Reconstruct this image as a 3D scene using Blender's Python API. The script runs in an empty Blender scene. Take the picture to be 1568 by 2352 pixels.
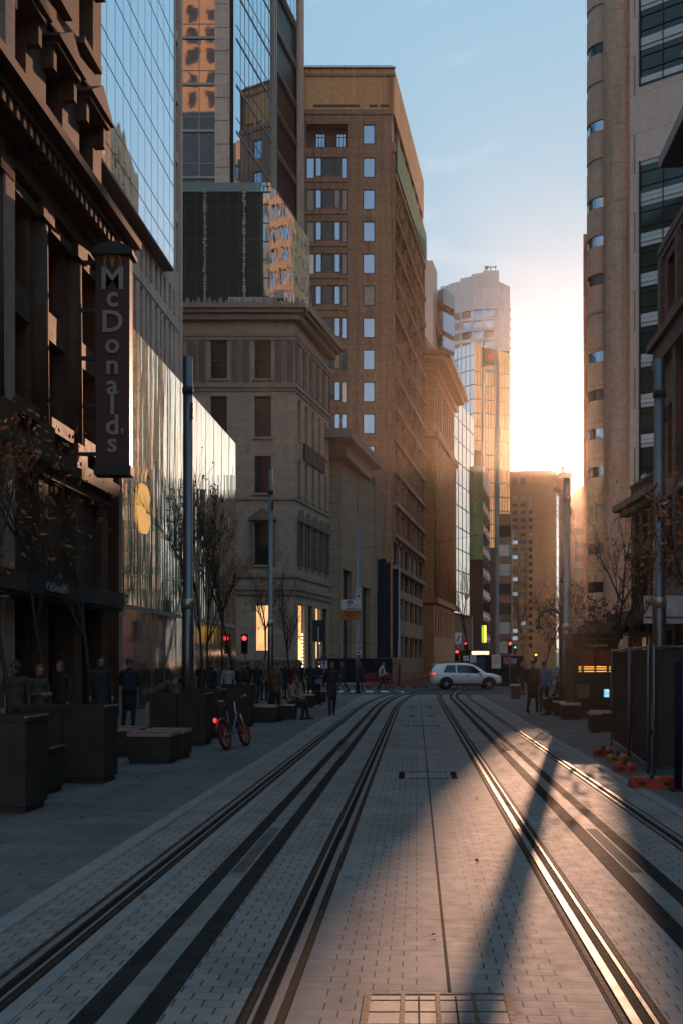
import bpy, math, random
from mathutils import Vector, Matrix
random.seed(7)
SC = bpy.context.scene
COL = SC.collection

# ------------------------------------------------------------------ camera, sky, sun, exposure
CAMH = 1.75
cd = bpy.data.cameras.new('camera'); cam = bpy.data.objects.new('camera', cd); COL.objects.link(cam)
cam.location = (0, 0, CAMH); cam.rotation_euler = (math.radians(90), 0, 0)
cd.sensor_fit = 'VERTICAL'; cd.sensor_height = 36; cd.lens = 35.0; cd.shift_y = 0.1463
cd.clip_start = 0.1; cd.clip_end = 9000
SC.camera = cam
SUN_AZ, SUN_EL = math.radians(13.42), math.radians(10.6)
SUND = Vector((math.sin(SUN_AZ)*math.cos(SUN_EL), math.cos(SUN_AZ)*math.cos(SUN_EL), math.sin(SUN_EL)))
W = bpy.data.worlds.new('World'); SC.world = W; W.use_nodes = True
wn, wl = W.node_tree.nodes, W.node_tree.links
wn.clear()
wo = wn.new('ShaderNodeOutputWorld'); bg = wn.new('ShaderNodeBackground')
sk = wn.new('ShaderNodeTexSky'); sk.sky_type = 'NISHITA'; sk.sun_disc = False
sk.sun_elevation = SUN_EL; sk.sun_rotation = SUN_AZ
sk.air_density = 1.0; sk.dust_density = 0.3; sk.ozone_density = 2.5; sk.altitude = 20
bg.inputs[1].default_value = 0.86
SKY_S = 0.13
def vm(op, a, b=None):
    n = wn.new('ShaderNodeVectorMath'); n.operation = op
    for i, v in enumerate((a, b)):
        if v is None: continue
        if isinstance(v, (tuple, Vector)): n.inputs[i].default_value = v
        else: wl.new(v, n.inputs[i])
    return n
def wm(op, a, b=None):
    n = wn.new('ShaderNodeMath'); n.operation = op
    for i, v in enumerate((a, b)):
        if v is None: continue
        if isinstance(v, (int, float)): n.inputs[i].default_value = v
        else: wl.new(v, n.inputs[i])
    return n.outputs[0]
wt_ = wn.new('ShaderNodeTexCoord'); dirv = wt_.outputs['Generated']
A_ = vm('MULTIPLY', sk.outputs[0], (SKY_S,)*3).outputs[0]
B0 = vm('ADD', vm('MULTIPLY', A_, (2.7, 2.35, 2.15)).outputs[0], (1, 1, 1)).outputs[0]
soft = vm('DIVIDE', A_, B0).outputs[0]                       # compresses the brightest sky near the sun
sep = wn.new('ShaderNodeSeparateXYZ'); wl.new(dirv, sep.inputs[0])
k_ = wm('ADD', wm('MULTIPLY', wm('MAXIMUM', sep.outputs[2], 0.0), 1.3), 0.65)
sky_fill = vm('SCALE', (.062, .128, .162)); wl.new(k_, sky_fill.inputs['Scale'])  # bluish fill added to the sky, growing overhead
dt = wm('MAXIMUM', vm('DOT_PRODUCT', dirv, SUND).outputs['Value'], 0.0)
au = vm('SCALE', (.60, .50, .38)); wl.new(wm('ADD', wm('MULTIPLY', wm('POWER', dt, 260.0), .9), wm('MULTIPLY', wm('POWER', dt, 140.0), .12)), au.inputs['Scale'])
cn = wn.new('ShaderNodeTexNoise'); cn.inputs['Scale'].default_value = 7; cn.inputs['Detail'].default_value = 6
cm = wn.new('ShaderNodeMapping'); cm.inputs['Scale'].default_value = (1.0, 1.0, 2.6); wl.new(dirv, cm.inputs[0]); wl.new(cm.outputs[0], cn.inputs['Vector'])
cmap = wn.new('ShaderNodeMapRange'); cmap.inputs[1].default_value = .60; cmap.inputs[2].default_value = .78; wl.new(cn.outputs[0], cmap.inputs[0])
anti = wm('MAXIMUM', vm('DOT_PRODUCT', dirv, Vector((-math.sin(SUN_AZ), -math.cos(SUN_AZ), 0))).outputs['Value'], 0.0)
low = wm('POWER', wm('SUBTRACT', 1.0, wm('MINIMUM', wm('MAXIMUM', sep.outputs[2], 0.0), 1.0)), 2.2)
pk_ = vm('SCALE', (.34, .23, .19)); wl.new(wm('MULTIPLY', anti, low), pk_.inputs['Scale'])   # rosy sky opposite the low sun
cl = vm('SCALE', (.09, .055, .04)); wl.new(cmap.outputs[0], cl.inputs['Scale'])
tot = vm('ADD', vm('ADD', vm('ADD', vm('ADD', soft, sky_fill.outputs[0]).outputs[0], au.outputs[0]).outputs[0], cl.outputs[0]).outputs[0], pk_.outputs[0])
wl.new(tot.outputs[0], bg.inputs[0]); wl.new(bg.outputs[0], wo.inputs[0])
sl = bpy.data.lights.new('sun', 'SUN'); sl.energy = 5.0; sl.angle = math.radians(0.3); sl.color = (1.0, 0.55, 0.34)
so = bpy.data.objects.new('sun', sl); COL.objects.link(so); so.location = (30, 100, 60)
so.rotation_euler = (-SUND).to_track_quat('-Z', 'Y').to_euler()
vs = SC.view_settings; SC.display_settings.display_device = 'sRGB'
vs.view_transform = 'Standard'; vs.look = 'None'; vs.exposure = 0.9; vs.gamma = 1; vs.use_curve_mapping = False
SC.render.engine = 'CYCLES'
cy = SC.cycles
cy.use_denoising = True
cy.max_bounces = 8; cy.diffuse_bounces = 4; cy.glossy_bounces = 5; cy.transmission_bounces = 4
cy.sample_clamp_indirect = 6; cy.caustics_reflective = False; cy.caustics_refractive = False
cy.volume_step_rate = 4

# ------------------------------------------------------------------ helpers
F_ = 2287.0
def X(x, Z): return (x-784)/F_*Z             # lateral metres of a bearing at a distance
def H(y, Z): return CAMH+(1520-y)/F_*Z       # height of an elevation at a distance

def nm(nt, op, a, b=None, c=None):
    n = nt.nodes.new('ShaderNodeMath'); n.operation = op
    for i, v in enumerate((a, b, c)):
        if v is None: continue
        if isinstance(v, (int, float)): n.inputs[i].default_value = v
        else: nt.links.new(v, n.inputs[i])
    return n.outputs[0]

def mixc(nt, fac, a, b, blend='MIX'):
    n = nt.nodes.new('ShaderNodeMix'); n.data_type = 'RGBA'; n.blend_type = blend
    for i, v in ((0, fac), (6, a), (7, b)):
        if isinstance(v, (int, float)): n.inputs[i].default_value = v
        elif isinstance(v, (tuple, list)): n.inputs[i].default_value = (*v[:3], 1)
        else: nt.links.new(v, n.inputs[i])
    return n.outputs[2]

def noise(nt, vec, scale, detail=4, rough=.55):
    n = nt.nodes.new('ShaderNodeTexNoise'); n.inputs['Scale'].default_value = scale
    n.inputs['Detail'].default_value = detail; n.inputs['Roughness'].default_value = rough
    nt.links.new(vec, n.inputs['Vector']); return n.outputs[0]

def ramp(nt, v, a, b):
    n = nt.nodes.new('ShaderNodeMapRange'); n.inputs[1].default_value = a; n.inputs[2].default_value = b
    n.interpolation_type = 'SMOOTHSTEP'
    nt.links.new(v, n.inputs[0]); return n.outputs[0]

def newmat(name):
    m = bpy.data.materials.new(name); m.use_nodes = True
    nt = m.node_tree; p = nt.nodes['Principled BSDF']
    tc = nt.nodes.new('ShaderNodeTexCoord')
    return m, nt, p, tc.outputs['Object']

def mapping(nt, vec, sc):
    n = nt.nodes.new('ShaderNodeMapping'); n.inputs['Scale'].default_value = sc
    nt.links.new(vec, n.inputs[0]); return n.outputs[0]

def bump(nt, p, h, strength, dist=.02):
    b = nt.nodes.new('ShaderNodeBump'); b.inputs['Strength'].default_value = strength; b.inputs['Distance'].default_value = dist
    nt.links.new(h, b.inputs['Height']); nt.links.new(b.outputs[0], p.inputs['Normal'])

def M(name, col, rough=.75, metal=0.0, var=.18, scale=2.5, bmp=.25, bscale=40, joints=None, streak=.12, spec=.4):
    """weathered opaque surface: mottling, vertical rain streaks, fine grain, optional block joints (w, h, mortar)"""
    m, nt, p, oc = newmat(name)
    a = noise(nt, oc, scale, 5)
    col = tuple(col)
    c = mixc(nt, ramp(nt, a, .3, .7), tuple(v*(1-var) for v in col), tuple(min(1, v*(1+var)) for v in col))
    if streak:
        s = noise(nt, mapping(nt, oc, (1.6, 1.6, .07)), 1.0, 4)
        c = mixc(nt, nm(nt, 'MULTIPLY', ramp(nt, s, .45, .75), streak*2), c, tuple(v*.45 for v in col))
    g = noise(nt, oc, bscale, 3)
    h = g
    if joints:
        sx = nt.nodes.new('ShaderNodeSeparateXYZ'); nt.links.new(oc, sx.inputs[0])
        cb = nt.nodes.new('ShaderNodeCombineXYZ'); nt.links.new(nm(nt, 'ADD', sx.outputs[0], sx.outputs[1]), cb.inputs[0]); nt.links.new(sx.outputs[2], cb.inputs[1])
        br = nt.nodes.new('ShaderNodeTexBrick'); nt.links.new(cb.outputs[0], br.inputs['Vector'])
        br.inputs['Scale'].default_value = 1; br.inputs['Brick Width'].default_value = joints[0]; br.inputs['Row Height'].default_value = joints[1]
        br.inputs['Mortar Size'].default_value = joints[2]; br.inputs['Mortar Smooth'].default_value = .2
        br.inputs['Color1'].default_value = (.92, .92, .92, 1); br.inputs['Color2'].default_value = (1.06, 1.06, 1.06, 1); br.inputs['Mortar'].default_value = (.5, .48, .46, 1)
        c = mixc(nt, 1.0, c, br.outputs[0], 'MULTIPLY')
        h = nm(nt, 'SUBTRACT', nm(nt, 'MULTIPLY', g, .3), br.outputs[1])
    nt.links.new(c, p.inputs['Base Color'])
    p.inputs['Metallic'].default_value = metal; p.inputs['Specular IOR Level'].default_value = spec
    nt.links.new(nm(nt, 'ADD', nm(nt, 'MULTIPLY', nm(nt, 'SUBTRACT', a, .5), .25), rough), p.inputs['Roughness'])
    if bmp: bump(nt, p, h, bmp)
    return m

def glass(name, col, metal=.85, rough=.03, wave=(.5, .5, .15), wstr=.02, tile=None):
    """coated window glass: mirror-like with slow ripples; tile = pane size whose tilt varies"""
    m, nt, p, oc = newmat(name)
    p.inputs['Base Color'].default_value = (*col, 1); p.inputs['Metallic'].default_value = metal; p.inputs['Roughness'].default_value = rough
    h = noise(nt, mapping(nt, oc, wave), 1.0, 2)
    bump(nt, p, h, 1.0, wstr)
    return m

def emit(name, col, s, var=.0, scale=3):
    m, nt, p, oc = newmat(name)
    p.inputs['Base Color'].default_value = (.01, .01, .01, 1); p.inputs['Specular IOR Level'].default_value = 0; p.inputs['Roughness'].default_value = .9
    p.inputs['Emission Strength'].default_value = s
    if var:
        a = noise(nt, oc, scale, 3)
        nt.links.new(mixc(nt, ramp(nt, a, .3, .7), tuple(c*(1-var) for c in col), col), p.inputs['Emission Color'])
    else: p.inputs['Emission Color'].default_value = (*col, 1)
    return m

SPLIT = {'sign_cap', 'lamp_ring', 'window', 'window_surround', 'window_sill', 'string_course', 'cornice', 'cover_edge', 'sill', 'louvre', 'lit_panel', 'roof_mast', 'pilaster', 'wall_panel', 'sign_divider', 'bracket', 'dark_opening', 'door_handle', 'lit_window', 'hand_hole', 'timber_panel', 'pier', 'stone_pier', 'side_fin', 'wall_rib', 'riser_pipe', 'side_window', 'panel_frame', 'band_course', 'notice', 'spandrel', 'marking', 'roof_parapet', 'window_lamp', 'lettering', 'frame_rail', 'spandrel_band', 'socket', 'edge_trim'}
class MB:
    """collects faces; build() links them as ONE mesh object"""
    def __init__(s): s.v = []; s.f = []; s.sm = []
    def quad(s, *ps, sm=False):
        i = len(s.v); s.v += [tuple(p) for p in ps]; s.f.append(tuple(range(i, i+len(ps)))); s.sm.append(sm)
    def hexa(s, c):   # 8 corners: bottom 4 then top 4
        i = len(s.v); s.v += [tuple(p) for p in c]
        for q in ((3, 2, 1, 0), (4, 5, 6, 7), (0, 1, 5, 4), (1, 2, 6, 5), (2, 3, 7, 6), (3, 0, 4, 7)):
            s.f.append(tuple(i+k for k in q)); s.sm.append(False)
    def box(s, x0, x1, y0, y1, z0, z1):
        s.hexa([(x0, y0, z0), (x1, y0, z0), (x1, y1, z0), (x0, y1, z0), (x0, y0, z1), (x1, y0, z1), (x1, y1, z1), (x0, y1, z1)])
    def fbox(s, F, s0, s1, t0, t1, z0, z1):
        P = F.p
        s.hexa([P(s0, t1, z0), P(s1, t1, z0), P(s1, t0, z0), P(s0, t0, z0), P(s0, t1, z1), P(s1, t1, z1), P(s1, t0, z1), P(s0, t0, z1)])
    def prism(s, poly, z0, z1, cap=True):
        n = len(poly)
        for k in range(n):
            a, b = poly[k], poly[(k+1) % n]
            s.quad((a[0], a[1], z0), (b[0], b[1], z0), (b[0], b[1], z1), (a[0], a[1], z1))
        if cap:
            s.quad(*[(p[0], p[1], z1) for p in poly]); s.quad(*[(p[0], p[1], z0) for p in reversed(poly)])
    def tube(s, pts, rs, n=8, cap=True, sm=True):
        pts = [Vector(p) for p in pts]
        if isinstance(rs, (int, float)): rs = [rs]*len(pts)
        base = len(s.v); ref = None
        for k, p in enumerate(pts):
            d = (pts[min(k+1, len(pts)-1)]-pts[max(k-1, 0)])
            if d.length < 1e-9: d = Vector((0, 0, 1))
            d.normalize()
            if ref is None: ref = Vector((1, 0, 0)) if abs(d.x) < .9 else Vector((0, 1, 0))
            u = (ref-d*ref.dot(d)).normalized(); w = d.cross(u); ref = u
            for j in range(n):
                a = 2*math.pi*j/n; s.v.append(tuple(p+(u*math.cos(a)+w*math.sin(a))*rs[k]))
        for k in range(len(pts)-1):
            for j in range(n):
                a = base+k*n+j; b = base+k*n+(j+1) % n
                s.f.append((a, b, b+n, a+n)); s.sm.append(sm)
        if cap:
            s.f.append(tuple(base+j for j in reversed(range(n)))); s.sm.append(False)
            e = base+(len(pts)-1)*n; s.f.append(tuple(e+j for j in range(n))); s.sm.append(False)
    def cyl(s, x, y, z0, z1, r, n=20, r1=None): s.tube([(x, y, z0), (x, y, z1)], [r, r if r1 is None else r1], n)
    def ell(s, c, r, nu=12, nv=8):
        base = len(s.v)
        for i in range(nv+1):
            t = math.pi*i/nv
            for j in range(nu):
                a = 2*math.pi*j/nu
                s.v.append((c[0]+r[0]*math.sin(t)*math.cos(a), c[1]+r[1]*math.sin(t)*math.sin(a), c[2]+r[2]*math.cos(t)))
        for i in range(nv):
            for j in range(nu):
                a = base+i*nu+j; b = base+i*nu+(j+1) % nu
                s.f.append((a, a+nu, b+nu, b)); s.sm.append(True)
    def mesh(s, name, mats):
        me = bpy.data.meshes.new(name); me.from_pydata(s.v, [], s.f)
        me.polygons.foreach_set('use_smooth', s.sm)
        for m in (mats if isinstance(mats, (list, tuple)) else [mats]): me.materials.append(m)
        me.update(); return me
    def pieces(s):
        """the separate pieces of this mesh: islands whose boxes do not touch"""
        n = len(s.f); p = list(range(n)); own = {}
        def fd(i):
            while p[i] != i: p[i] = p[p[i]]; i = p[i]
            return i
        for i, f in enumerate(s.f):
            for v in f:
                if v in own: p[fd(i)] = fd(own[v])
                else: own[v] = i
        isl = {}
        for i in range(n): isl.setdefault(fd(i), []).append(i)
        bb = []
        for fs in isl.values():
            vs_ = {v for i in fs for v in s.f[i]}
            bb.append(([min(s.v[v][k] for v in vs_)-.012 for k in range(3)], [max(s.v[v][k] for v in vs_)+.012 for k in range(3)], fs))
        m = list(range(len(bb)))
        def fm(i):
            while m[i] != i: i = m[i]
            return i
        for i in range(len(bb)):
            for j in range(i):
                if all(bb[i][0][k] <= bb[j][1][k] and bb[j][0][k] <= bb[i][1][k] for k in range(3)): m[fm(i)] = fm(j)
        out = {}
        for i in range(len(bb)): out.setdefault(fm(i), []).extend(bb[i][2])
        res = []
        for fs in out.values():
            q = MB(); mp = {}
            for i in sorted(fs):
                for v in s.f[i]:
                    if v not in mp: mp[v] = len(q.v); q.v.append(s.v[v])
                q.f.append(tuple(mp[v] for v in s.f[i])); q.sm.append(s.sm[i])
            res.append(q)
        return res
    def build(s, name, mats, parent=None, loc=(0, 0, 0), world=True, split_done=False):
        """vertices are world coordinates when parented to a thing (shifted to its base)"""
        if name in SPLIT and not split_done:
            g = s.pieces()
            if 1 < len(g) <= 60:
                for q in g: ob = q.build(name, mats, parent, loc, world, True)
                return ob
        if parent is not None and world:
            o = Vector(parent['_base']); s.v = [(a-o.x, b-o.y, c-o.z) for a, b, c in s.v]
        ob = bpy.data.objects.new(name, s.mesh(name, mats)); COL.objects.link(ob); ob.location = loc
        if parent is not None: ob.parent = parent
        return ob

class Face:
    """a vertical plane from P0 to P1; t is the distance outwards"""
    def __init__(s, P0, P1):
        s.o = Vector((*P0[:2], 0)); d = Vector((*P1[:2], 0))-s.o; s.L = d.length; s.e = d/s.L
        s.n = Vector((s.e.y, -s.e.x, 0)); s.a = math.atan2(s.e.y, s.e.x)
    def p(s, a, t, z): q = s.o+s.e*a+s.n*t; return (q.x, q.y, z)

def wall(mb, F, s0, s1, z0, z1, ops, dep):
    ss = sorted({round(v, 4) for v in [s0, s1]+[k for o in ops for k in o[:2]] if s0-1e-6 <= v <= s1+1e-6})
    zz = sorted({round(v, 4) for v in [z0, z1]+[k for o in ops for k in o[2:4]] if z0-1e-6 <= v <= z1+1e-6})
    for i in range(len(ss)-1):
        for j in range(len(zz)-1):
            cs, cz = (ss[i]+ss[i+1])/2, (zz[j]+zz[j+1])/2
            if any(o[0] < cs < o[1] and o[2] < cz < o[3] for o in ops): continue
            mb.quad(F.p(ss[i], 0, zz[j]), F.p(ss[i+1], 0, zz[j]), F.p(ss[i+1], 0, zz[j+1]), F.p(ss[i], 0, zz[j+1]))
    for a, b, c, d in [o[:4] for o in ops]:
        for (q, r) in (((a, c), (b, c)), ((b, c), (b, d)), ((b, d), (a, d)), ((a, d), (a, c))):
            mb.quad(F.p(q[0], 0, q[1]), F.p(r[0], 0, r[1]), F.p(r[0], -dep, r[1]), F.p(q[0], -dep, q[1]))

def tag(o, label, cat, group=None, kind=None):
    if label: o['label'] = label
    if cat: o['category'] = cat
    if group: o['group'] = group
    if kind: o['kind'] = kind
    return o
def thing(name, label, cat, loc=(0, 0, 0), rot=0, group=None):
    o = bpy.data.objects.new(name, None); COL.objects.link(o); o.location = loc; o.rotation_euler = (0, 0, rot)
    o['_base'] = list(loc) if rot == 0 else [0, 0, 0]; o.empty_display_size = .5
    return tag(o, label, cat, group)
def struct(name, mb, m, label):
    return tag(mb.build(name, m), label, name.replace('_', ' '), None, 'structure')
def dup(root, loc, rot, label, group=None):
    r = root.copy(); COL.objects.link(r); r.location = loc; r.rotation_euler = (0, 0, rot); r['label'] = label
    if group: r['group'] = group
    for ch in list(root.children):
        c = ch.copy(); COL.objects.link(c); c.parent = r
        for g in list(ch.children):
            d = g.copy(); COL.objects.link(d); d.parent = c
    return r

_wc = {}
def win(par, F, s, z, w, h, dep, gl, fr, nx=1, nz=1, ft=.07, name='window', sub=True, base=None):
    """a window in an opening: frame with glazing bars, its pane a sub-part"""
    key = (round(w, 3), round(h, 3), nx, nz, ft, fr.name)
    if key not in _wc:
        b = MB(); b.box(0, w, -.03, .05, 0, ft); b.box(0, w, -.03, .05, h-ft, h); b.box(0, ft, -.03, .05, ft, h-ft); b.box(w-ft, w, -.03, .05, ft, h-ft)
        for i in range(1, nx): b.box(w*i/nx-ft*.4, w*i/nx+ft*.4, -.02, .045, ft, h-ft)
        for i in range(1, nz): b.box(ft, w-ft, -.022, .047, h*i/nz-ft*.4, h*i/nz+ft*.4)
        me = b.mesh('window', fr); _wc[key] = [me, {}]
    me, pc = _wc[key]
    if gl.name not in pc:
        g = MB(); g.box(ft*.5, w-ft*.5, .02, .035, ft*.5, h-ft*.5); pc[gl.name] = g.mesh('pane', gl)
    o = bpy.data.objects.new(name, me); COL.objects.link(o)
    p = Vector(F.p(s, -dep+.05, z))-Vector(par['_base']); o.parent = par; o.location = p; o.rotation_euler = (0, 0, F.a)
    g = bpy.data.objects.new('pane', pc[gl.name]); COL.objects.link(g); g.parent = o
    return o

def textmesh(s, size, ext, m, name='lettering', align='CENTER', sx=1.0):
    cu = bpy.data.curves.new('t', 'FONT'); cu.body = s; cu.size = size; cu.extrude = ext; cu.align_x = align; cu.resolution_u = 3; cu.offset = size*.016
    ob = bpy.data.objects.new('t', cu); COL.objects.link(ob)
    dg = bpy.context.evaluated_depsgraph_get(); me = bpy.data.meshes.new_from_object(ob.evaluated_get(dg))
    bpy.data.objects.remove(ob); bpy.data.curves.remove(cu)
    for v in me.vertices: v.co = Vector((v.co.x*sx, -v.co.z, v.co.y))
    me.materials.clear(); me.materials.append(m); me.name = name
    return me
def addtext(par, s, size, m, loc, rot=0, ext=.015, name='lettering', sx=1.0):
    o = bpy.data.objects.new(name, textmesh(s, size, ext, m, name, sx=sx)); COL.objects.link(o)
    o.parent = par; o.location = loc; o.rotation_euler = (0, 0, rot); return o
# ------------------------------------------------------------------ materials
m_brown = M('brown sandstone', (.115, .064, .04), joints=(1.3, .52, .012), var=.2)
m_browntrim = M('brown sandstone trim', (.095, .054, .033), var=.2)
m_pink = M('pink granite cladding', (.68, .46, .37), joints=(1.6, 1.2, .012), var=.1, streak=.06, bmp=.1)
m_grey = M('grey rendered stone', (.41, .285, .22), joints=(1.4, .6, .008), var=.12)
m_greytrim = M('grey stone trim', (.31, .22, .175), var=.15)
m_pil = M('dark fluted pilaster stone', (.17, .125, .11), var=.2)
m_tower = M('brown tower panels', (.40, .222, .14), joints=(2.4, 1.6, .018), var=.16, streak=.34)
m_sand = M('warm sandstone', (.42, .225, .105), joints=(1.2, .6, .012), var=.15)
m_beige = M('beige precast concrete', (.56, .39, .30), joints=(40, 3.25, .03), var=.1, streak=.10)
m_beigeflat = M('beige facade panels', (.66, .50, .42), joints=(3.1, 3.3, .02), var=.08, streak=.05)
m_white = M('pale tower cladding', (.55, .59, .62), joints=(3.2, 3.4, .03), var=.06, streak=.05)
m_pale = M('pale pink render', (.66, .50, .42), var=.06, streak=.06)
m_dstone = M('dark weathered stone', (.17, .115, .09), joints=(1.0, .5, .012), var=.25)
m_nstone = M('mid brown stone', (.22, .15, .115), joints=(1.1, .55, .012), var=.2)  # plain brown stone colour
m_tile = M('stone panel cladding', (.34, .235, .165), joints=(5.0, 1.15, .03), var=.1, streak=.14)
m_roofgrey = M('grey roof slab', (.16, .14, .13), var=.12)
m_darkmetal = M('dark bronze metal', (.045, .038, .034), rough=.45, metal=.6, var=.2, streak=0, bmp=.05)
m_frame = M('dark window frame', (.05, .042, .04), rough=.5, var=.15, streak=0, bmp=0)
m_lframe = M('pale window frame', (.42, .34, .30), rough=.5, var=.1, streak=0, bmp=0)
m_steelpole = M('brushed grey pole', (.20, .20, .215), rough=.38, metal=.85, var=.12, streak=.08, bmp=.05)
m_steel = M('polished rail steel', (.20, .18, .175), rough=.62, spec=.2, metal=.15, var=.12, scale=6, streak=0, bmp=.05)
m_rust = M('rusted rail web', (.065, .042, .032), rough=.9, spec=.08, metal=0, var=.35, scale=12, streak=0)
m_rubber = M('dark rubber edge', (.036, .034, .033), rough=.95, spec=.05, var=.25, scale=5, streak=0)
m_groove = M('oily groove', (.022, .02, .019), rough=.95, spec=.04, var=.2, streak=0)
m_plate = M('ribbed metal plate', (.22, .215, .21), rough=.8, metal=.0, spec=.1, var=.2, scale=3, streak=0, bmp=.08)
m_asph = M('asphalt', (.055, .052, .052), rough=.85, var=.25, scale=.7, bscale=120, streak=0, bmp=.4)
m_granite = M('pale granite kerb strip', (.27, .265, .265), rough=.8, spec=.15, var=.12, scale=6, streak=0, bmp=.2)
m_box = M('dark bronze planter panel', (.06, .052, .048), spec=.12, rough=.8, var=.15, scale=4, streak=.1, bmp=.1)
m_cap = M('pale metal edge', (.50, .44, .40), rough=.35, metal=.7, var=.1, streak=0, bmp=0)
m_soil = M('planter soil', (.03, .024, .018), var=.3, scale=20, streak=0, bmp=.6)
m_bark = M('dark bark', (.055, .042, .034), var=.3, scale=12, streak=0, bmp=.6)
m_leafo = M('dry orange leaves', (.30, .11, .035), rough=.6, var=.45, scale=9, streak=0, bmp=0)
m_leafg = M('dark evergreen leaves', (.035, .05, .028), rough=.6, var=.4, scale=9, streak=0, bmp=0)
m_black = M('black painted metal', (.046, .044, .044), rough=.65, var=.2, streak=0, bmp=.05)
m_whitep = M('white enamel', (.72, .72, .74), rough=.4, var=.05, streak=.05, bmp=0)
m_orange = M('orange sign paint', (.50, .16, .04), rough=.5, var=.1, streak=0, bmp=0)
m_red = M('red plastic', (.42, .055, .03), rough=.5, var=.15, streak=0, bmp=.1)
m_yel = M('ochre plastic', (.42, .20, .05), rough=.5, var=.15, streak=0, bmp=.1)
m_blue = M('blue hoarding', (.035, .075, .15), rough=.6, var=.2, scale=1, streak=.15, bmp=.05)
m_navy = M('dark navy hoarding', (.012, .018, .042), rough=.85, spec=.1, var=.2, scale=1, streak=.1, bmp=.05)
m_green = M('green safety mesh', (.02, .27, .17), rough=.8, var=.25, scale=1, streak=.1, bmp=.1)
m_cloth = M('dark shade cloth', (.05, .045, .043), rough=.9, var=.2, scale=2, bscale=200, streak=.08, bmp=.4)
m_maroon = M('dark maroon sign face', (.075, .035, .034), rough=.45, var=.08, streak=0, bmp=0)
m_sletter = M('grey sign letters', (.36, .33, .34), rough=.45, var=.05, streak=0, bmp=0)
m_gold = M('amber arch paint', (.55, .24, .03), rough=.4, var=.05, streak=0, bmp=0)
m_teal = M('teal glass cubes', (.16, .24, .25), rough=.15, metal=.6, var=.15, streak=0, bmp=0)
g_sky = glass('blue curtain glass', (.58, .74, .86), .96, .015, (.35, .35, .05), .010)
g_win = glass('reflective window glass', (.32, .40, .50), .9, .03, (.5, .5, .5), .005)
g_win2 = glass('warm tinted window glass', (.42, .34, .30), .8, .04, (.5, .5, .5), .006)
g_dark = glass('dark window glass', (.035, .038, .042), .12, .05, (.6, .6, .6), .012)
g_green = glass('dark green glass', (.02, .036, .032), .0, .06, (.4, .4, .2), .01)
g_wavy = glass('rippled shop glass', (.62, .66, .55), .95, .015, (1.5, 1.5, .10), .018)
g_box = glass('rippled box glass', (.72, .88, .95), .95, .015, (.7, .7, .5), .012)
g_orange = glass('bronze tower glass', (1.0, .44, .18), .95, .05, (.3, .3, .2), .03)
g_blueg = glass('pale blue tower glass', (.62, .78, .86), .95, .04, (.3, .3, .2), .02)
g_bronze = glass('bronze lobby glass', (.22, .15, .11), .6, .08, (.5, .5, .3), .02)
m_blind = M('pale window blind', (.42, .36, .32), rough=.4, var=.12, streak=0, bmp=0)
e_shop = emit('lit shop window', (1.0, .56, .24), .75, .35, .8)
e_warm = emit('warm lamp', (1.0, .50, .14), 1.6)
e_dim = emit('dim warm interior', (1.0, .48, .2), .10, .6, .6)
e_bulb = emit('warm bulbs', (1.0, .62, .25), 5.0)
e_red = emit('red signal lens', (1.0, .03, .03), 3.0)
e_amber = emit('amber lens', (1.0, .45, .05), 3.0)
e_greenl = emit('green signal lens', (.05, .8, .5), 1.6)
e_logo = emit('glowing yellow panel', (1.0, .52, .17), .42)
e_screen = emit('blue screen', (.25, .6, .8), .9, .6, 6)
e_lime = emit('lime sign light', (.35, .5, .03), .8, .3)
e_tail = emit('tail lamp', (.8, .05, .04), .8)
e_head = emit('bus sign light', (1.0, .6, .35), 1.6)

# ------------------------------------------------------------------ ground, paving, tram tracks
TS = .0748
TA = -math.atan(TS)
def T(u, s):      # track frame: u sideways from the bearing line, s along the street (= depth)
    return (u+TS*s, s)

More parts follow.
